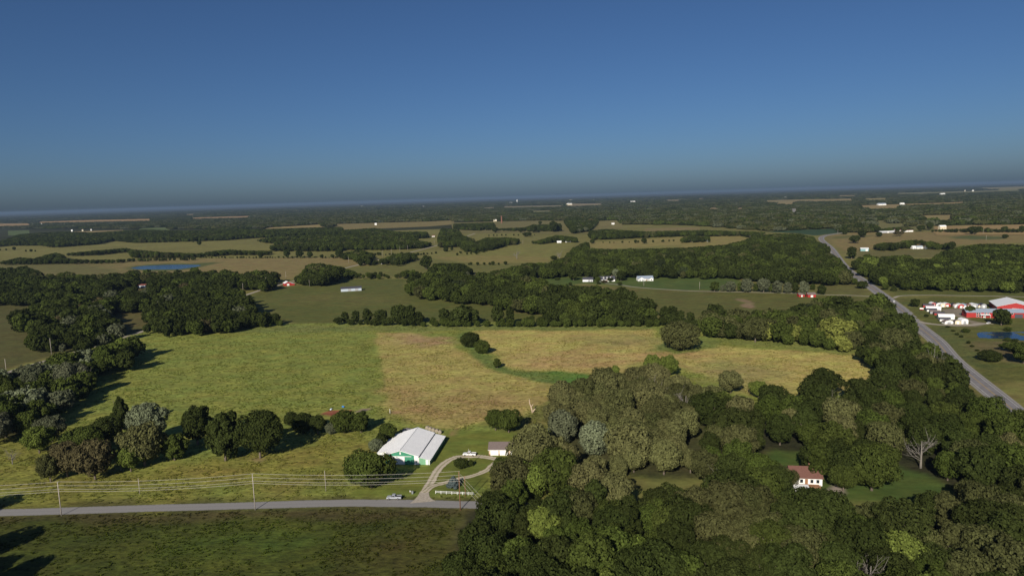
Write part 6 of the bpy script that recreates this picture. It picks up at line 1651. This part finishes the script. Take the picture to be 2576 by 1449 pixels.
P1 = pole(R4(380, 1075), R4(0, 868)[1], POLE_PALE, 'pale grey power pole at the gravel road, farthest from the barn', 0.19, True)
P2 = pole(R4(1577, 1040), R4(0, 818)[1], POLE_PALE, 'pale grey power pole at the gravel road before the pair of tall trees', 0.19, True)
P3 = pole(E5(1445, 1268), E5(0, 905)[1], POLE_BROWN, 'tall brown power pole at the road by the white rail fence', 0.2, True)
P4 = pole(E5(1493, 1140), E5(0, 945)[1], POLE_BROWN, 'shorter brown pole behind the white rail fence', 0.16, False)
pole(R4(864, 942), R4(0, 845)[1], POLE_PALE, 'thin short pole alone in the roadside grass', 0.13)
pole(E5(177, 1090), E5(0, 895)[1], POLE_PALE, 'thin pole in the roadside grass near the big tree', 0.13)
yl = pole(E5(1528, 857), E5(0, 690)[1], POLE_PALE, 'pale yard light pole inside the driveway loop', 0.12, name='yard_light_pole')
P0 = (P1[0] + np.array([-74, 0.8, 0]), P1[1])
e = empty('utility_pole', tuple(P0[0]), 0, 'pale power pole farther along the gravel road, past the roadside trees', 'pole')
MB().tube([(0, 0, -0.5), (0, 0, P0[1])], [0.19, 0.13], 8).build('shaft', POLE_PALE, e)
for q, tp, lab in ((R1(390, 1388), R1(0, 1265)[1], 'weathered pole beside the lane at the pasture corner'), (R4(40, 190), R4(0, 108)[1], 'weathered pole beside the lane by the meadow corner'),
                   (R1(816, 1205), R1(0, 1155)[1], 'short pale pole before the dark wood by the lane'), (R1(1663, 925), R1(0, 885)[1], 'short pole standing among silver trees behind the meadow'),
                   (R1(1836, 925), R1(0, 850)[1], 'pale pole where the lane leaves the wood'), (R1(2011, 878), R1(0, 803)[1], 'pale pole on the lane before the red barn'),
                   (R1(2160, 835), R1(0, 762)[1], 'pale pole behind the red barn'), (R1(2336, 875), R1(0, 822)[1], 'pole on the hillside beside the red barn'),
                   (R2(56, 702), R2(0, 650)[1], 'pole by the hedge at the hillside pasture'), (R2(310, 652), R2(0, 602)[1], 'pole in the gold pasture by the country lane'),
                   (R2(378, 635), R2(0, 590)[1], 'pole by the country lane, second from the gold pasture'), (R2(442, 616), R2(0, 573)[1], 'pole by the country lane, third from the gold pasture'),
                   (R2(500, 603), R2(0, 562)[1], 'pole by the country lane, fourth from the gold pasture'), (R2(552, 590), R2(0, 548)[1], 'pole by the country lane, fifth from the gold pasture'),
                   (R2(603, 578), R2(0, 530)[1], 'tall pole by the country lane near the trees'), (R2(702, 562), R2(0, 522)[1], 'pole by the country lane at the white house'),
                   (R3(128, 897), R3(0, 840)[1], 'pole on the lawn edge near the row of planted trees'), (R3(1170, 484), R3(0, 443)[1], 'pole at the highway bend'),
                   (R3(508, 522), R3(0, 488)[1], 'pole at the gold field beside the wood'), (R3(1975, 462), R3(0, 418)[1], 'pole by the cream gabled house'),
                   (R3(2268, 478), R3(0, 438)[1], 'pole at the hay field edge by the tall dark tree'), (R3(2290, 528), R3(0, 488)[1], 'pole standing in the far hay field'),
                   (R2(2283, 872), R2(0, 838)[1], 'pale pole on the lawn before the ranch house'), (R2(1370, 556), R2(0, 530)[1], 'pole at the pasture head near the trailer')):
    pole(q, tp, POLE_PALE, lab, 0.2)
for ex, ez, nm in ((0.36, 0.15, 'top'), (0.36, -1.35, 'second'), (0.36, -2.75, 'third'), (0.36, -3.65, 'lowest')):
    chain = [P0, P1, P2, P3]
    for (A, ha), (B, hb), where in zip(chain[:-1], chain[1:], ('leaving the pole farthest from the barn', 'over the lower meadow', 'before the white barn')):
        p0 = np.array([A[0] + ex, A[1], ha + ez]); p1 = np.array([B[0] + ex, B[1], hb + ez])
        pts_ = []
        for k in range(13):
            t = k / 12
            q = p0 + (p1 - p0) * t; q[2] -= 4 * 1.1 * t * (1 - t)
            pts_.append(q)
        tag(MB().tube(pts_, 0.035, 4).build('power_line', WIRE), nm + ' power line wire ' + where, 'wire')
for k, (z0, x1, y1) in enumerate(((0.2, 12.5, -1), (1.6, 11.0, -1.5), (3.2, 9.5, -2))):
    a = np.array([P3[0][0], P3[0][1], P3[1] - 0.3 - z0]); c_ = np.array([P3[0][0] + x1, P3[0][1] + y1, 0.0])
    tag(MB().tube([a, (a + c_) / 2, c_], 0.03, 4).build('guy_wire', WIRE), ('upper', 'middle', 'lower')[k] + ' guy wire slanting down from the tall brown pole', 'wire')


# ------------------------------------------------------------------ vehicles
def wheel(parent, x, y, r=0.4, w=0.26):
    t = MB().tube([(x, y - w / 2, r), (x, y + w / 2, r)], r, 14).build('wheel', TYRE, parent)
    s = -1 if y < 0 else 1
    MB().tube([(x, y + s * (w / 2 - 0.02), r), (x, y + s * (w / 2 + 0.02), r)], r * 0.6, 12).build('rim', CHROME, t)


def pickup(loc, rz, paint, label, L=5.8):
    """nose towards -x"""
    e = empty('pickup_truck', (loc[0], loc[1], 0.03), rz, label, 'pickup truck')
    h = L / 2
    # lower body with bonnet, one profile extruded across
    prof = [(-h, 0.5), (h, 0.5), (h, 1.12), (0.55, 1.12), (0.55, 1.14), (-1.2, 1.16), (-h + 0.25, 1.06), (-h, 0.92)]
    MB().prism(prof, -0.96, 0.96).build('body', paint, e)
    MB().prism([(-1.35, 1.15), (0.6, 1.13), (0.5, 1.86), (0.35, 1.9), (-0.55, 1.9), (-0.7, 1.86)], -0.84, 0.84).build('cab', paint, e)
    MB().prism([(-1.36, 1.18), (-0.76, 1.83), (-0.8, 1.86), (-1.42, 1.2)], -0.74, 0.74).build('windscreen', GLASS, e)
    MB().box(0.545, 0.6, -0.7, 0.7, 1.3, 1.78).build('rear_window', GLASS, e)
    for s in (-1, 1):
        y = s * 0.85
        MB().prism([(-1.15, 1.2), (-0.32, 1.2), (-0.32, 1.78), (-0.68, 1.78)], min(y, y + s * 0.02), max(y, y + s * 0.02)).build('side_window', GLASS, e)
        MB().prism([(-0.24, 1.2), (0.42, 1.2), (0.38, 1.78), (-0.24, 1.78)], min(y, y + s * 0.02), max(y, y + s * 0.02)).build('side_window', GLASS, e)
        MB().box(-1.2, -1.02, s * 0.97 - 0.1, s * 0.97 + 0.1, 1.2, 1.36).build('mirror', paint, e)
        MB().box(-h - 0.03, -h + 0.05, s * 0.72 - 0.17, s * 0.72 + 0.17, 0.75, 0.95).build('headlight', LAMP_W, e)
        MB().box(h - 0.05, h + 0.03, s * 0.85 - 0.08, s * 0.85 + 0.08, 0.75, 1.05).build('tail_light', LAMP_R, e)
        for x in (-h + 1.0, h - 1.25):
            wheel(e, x, s * 0.84)
    bed = MB().box(0.7, h - 0.1, -0.8, 0.8, 1.125, 1.13).build('bed_liner', TYRE, e)
    for s in (-1, 1):
        MB().box(0.65, h, s * 0.88 - 0.08, s * 0.88 + 0.08, 1.12, 1.32).build('bed_rail', paint, bed)
    MB().box(h - 0.12, h, -0.8, 0.8, 1.12, 1.32).build('tailgate', paint, bed)
    MB().box(-h - 0.1, -h + 0.1, -0.95, 0.95, 0.42, 0.62).build('bumper', CHROME, e)
    MB().box(h - 0.05, h + 0.12, -0.95, 0.95, 0.45, 0.62).build('bumper', CHROME, e)
    MB().box(-h - 0.02, -h + 0.03, -0.5, 0.5, 0.66, 0.94).build('grille', TYRE, e)
    return e


a = un(*E5(1470, 757)); c_ = un(*E5(1592, 760))
pickup((a + c_) / 2 + np.array([0, 0.6, 0]), math.atan2(c_[1] - a[1], c_[0] - a[0]), PAINT_W, 'white pickup truck parked on the driveway loop', 5.9)
pickup((-48.3, 252.6), math.radians(-3), PAINT_S, 'silver grey pickup truck at the edge of the gravel road', 5.7)


def car(loc, rz, paint, label, L=4.6):
    e = empty('car', (loc[0], loc[1], 0.07), rz, label, 'car')
    h = L / 2
    MB().prism([(-h, 0.35), (h, 0.35), (h, 0.85), (1.4, 0.95), (-0.9, 0.95), (-h + 0.2, 0.8), (-h, 0.65)], -0.88, 0.88).build('body', paint, e)
    MB().prism([(-1.0, 0.94), (1.6, 0.94), (1.1, 1.42), (-0.3, 1.42)], -0.74, 0.74).build('cabin', GLASS, e)
    MB().prism([(-0.28, 1.42), (1.08, 1.42), (1.0, 1.48), (-0.2, 1.48)], -0.72, 0.72).build('roof', paint, e)
    for s in (-1, 1):
        for x in (-h + 0.85, h - 0.85):
            wheel(e, x, s * 0.8, 0.32, 0.22)
        MB().box(-h - 0.02, -h + 0.04, s * 0.62 - 0.14, s * 0.62 + 0.14, 0.6, 0.75).build('headlight', LAMP_W, e)
        MB().box(h - 0.04, h + 0.02, s * 0.65 - 0.12, s * 0.65 + 0.12, 0.65, 0.82).build('tail_light', LAMP_R, e)
    return e


B = un(*R3(1592, 990)); hd = math.atan2(105, 38)
car((B[0], B[1]), hd, PAINT_W, 'white car driving on the highway', 4.8)
B = un(*S2(1240, 450)); car((B[0], B[1]), 2.6, NAVY, 'dark car parked by the tree at the red building')
B = un(*S2(1780, 640)); car((B[0], B[1]), 0.6, PAINT_W, 'white car parked under the big tree before the red building')

# ------------------------------------------------------------------ farmyard things
for k, (x, y) in enumerate([(1133, 512), (1160, 522), (1190, 532), (1222, 541), (1252, 552)]):
    B = un(*E5(x, y))
    e = empty('hay_bale', (B[0], B[1] + 0.6, 0), math.radians(60 + 6 * k), 'weathered grey round hay bale in the line behind the barn', 'hay bale', 'round bales behind the barn')
    m = MB(); r = 0.95
    m.tube([(-0.78, 0, r), (-0.72, 0, r), (-0.35, 0, r), (0, 0, r), (0.35, 0, r), (0.72, 0, r), (0.78, 0, r)], [r * 0.86, r * 0.98, r, r * 0.985, r, r * 0.98, r * 0.86], 20)
    m.build('bale', STRAW, e, True)
    n_ = MB()
    for x_ in (-0.5, 0, 0.5):
        n_.tube([(x_ - 0.03, 0, r), (x_ + 0.03, 0, r)], r * 1.012, 20, cap=False)
    n_.build('binding', TARP, e)
m = MB()
B = un(*E5(945, 518))
jp = empty('scrap_heap', (B[0], B[1], 0), 0.3, 'dark grey heap of covered scrap behind the barn', 'heap')
r = np.random.default_rng(4)
vs = []; fs = []
for i in range(9):
    for j in range(7):
        u, v = i / 8 * 2 - 1, j / 6 * 2 - 1
        z = max(0, (1 - u * u) * (1 - v * v)) ** 0.6 * 1.2 * r.uniform(0.7, 1.2)
        vs.append((u * 2.6, v * 1.5, z))
for i in range(8):
    for j in range(6):
        fs.append((i * 7 + j, (i + 1) * 7 + j, (i + 1) * 7 + j + 1, i * 7 + j + 1))
m.add(vs, fs); m.build('cover', TARP, jp)
MB().box(-2.2, -0.6, 0.4, 0.55, 0.5, 1.1).build('board', POLE_PALE, jp)
for (x, y), mt, lab, az in (((227, 325), BLUE_WHITE, 'pale blue plastic barrel lying at the red dirt', 1.2), ((340, 301), BLUE_PLASTIC, 'bright blue plastic barrel lying beyond the red dirt', 2.6)):
    B = un(*E5(x, y))
    e = empty('barrel', (B[0], B[1], 0), az, lab, 'barrel')
    MB().tube([(-0.75, 0, 0.48), (-0.68, 0, 0.48), (-0.25, 0, 0.48), (-0.2, 0, 0.48), (0.2, 0, 0.48), (0.25, 0, 0.48), (0.68, 0, 0.48), (0.75, 0, 0.48)], [0.40, 0.45, 0.46, 0.49, 0.49, 0.46, 0.45, 0.40], 14).build('drum', mt, e, True)
    MB().tube([(0.74, 0.15, 0.62), (0.8, 0.15, 0.62)], 0.07, 8).build('bung', GREY_PLASTIC, e)
# snag in the meadow
B = un(*E5(2120, 350))
sn = empty('dead_snag', (B[0], B[1], 0), 0, 'pale barkless forked snag at the hay field edge by the grove', 'tree')
PALEWOOD = simple('bleached_wood', (0.46, 0.36, 0.26), 0.9, 0.15, 2)
m = MB()
m.tube([(0.3, 0, -0.3), (0.1, 0, 1.5), (-0.5, 0, 3.6), (-1.1, 0.1, 5.4), (-1.25, 0, 7.6)], [0.55, 0.42, 0.34, 0.26, 0.12], 8)
m.tube([(-0.4, 0, 3.2), (0.6, 0.2, 4.2), (0.9, 0.1, 5.2)], [0.25, 0.2, 0.08], 7)
m.tube([(0.3, 0, 0), (1.4, 0.3, 1.6), (1.9, 0.2, 2.2)], [0.4, 0.3, 0.16], 7)
m.build('trunk', PALEWOOD, sn, True)
# white rail fence at the entrance
fa = un(*E5(1212, 1112)); fb = un(*E5(1570, 1128))
fe = empty('rail_fence', (fa[0], fa[1], 0), math.atan2(fb[1] - fa[1], fb[0] - fa[0]), 'white rail fence at the driveway entrance beside the brown poles', 'fence')
FL = float(np.linalg.norm(fb - fa)); npost = 8
for k in range(npost):
    x = FL * k / (npost - 1)
    MB().box(x - 0.08, x + 0.08, -0.08, 0.08, 0, 1.2).build('post', WHITE, fe)
for z in (0.55, 1.05):
    for k in range(npost - 1):
        x = FL * k / (npost - 1)
        MB().box(x + 0.08, x + FL / (npost - 1) - 0.08, -0.03, 0.03, z - 0.06, z + 0.06).build('rail', WHITE, fe)
B = un(*E5(992, 1115))
e = empty('rubbish_bin', (B[0], B[1], 0), 0.2, 'grey wheeled rubbish bin in the grass by the road', 'bin')
MB().prism([(-0.3, 0.1), (0.3, 0.1), (0.36, 1.05), (-0.36, 1.05)], -0.35, 0.35).build('body', GREY_PLASTIC, e)
MB().box(-0.4, 0.4, -0.4, 0.4, 1.06, 1.16).build('lid', GREY_PLASTIC, e)
for s in (-1, 1):
    MB().tube([(s * 0.32, 0.3, 0.12), (s * 0.4, 0.3, 0.12)], 0.12, 10).build('wheel', TYRE, e)
B = un(*E5(972, 1116))
e = empty('mailbox', (B[0], B[1], 0), 0.2, 'white mailbox on a post beside the grey bin', 'mailbox')
MB().box(-0.05, 0.05, -0.05, 0.05, 0, 1.0).build('post', TIMBER, e)
MB().prism([(-0.2, 1.0), (0.2, 1.0), (0.2, 1.25), (0.12, 1.38), (-0.12, 1.38), (-0.2, 1.25)], -0.35, 0.35).build('box', WHITE, e)
MB().box(0.2, 0.23, -0.1, -0.05, 1.15, 1.45).build('flag', RED, e)
B = un(*E5(781, 356))
e = empty('field_marker', (B[0], B[1], 0), 0, 'white marker post at the corner of the hay field', 'post')
MB().tube([(0, 0, -0.2), (0, 0, 2.4)], [0.14, 0.12], 8).build('shaft', WHITE, e)
MB().tube([(0, 0, 2.4), (0, 0, 2.5)], [0.16, 0.05], 8).build('cap', WHITE, e)

# ------------------------------------------------------------------ haze: the air over the whole country
hz, hn, hout = new_mat('haze_air')
pv = hn.nodes.new('ShaderNodeVolumePrincipled')
pv.inputs['Color'].default_value = (0.22, 0.32, 0.47, 1)
pv.inputs['Density'].default_value = 4.2e-5
pv.inputs['Anisotropy'].default_value = 0.0
hn.links.new(pv.outputs['Volume'], hout.inputs['Volume'])
hb = MB().box(-outr - 50, outr + 50, -3050, outr + 50, -1.5, CAM_H + 12)
hbo = hb.build('haze', hz)
tag(hbo, 'thin blue air haze over the far country', 'haze', None, 'stuff')
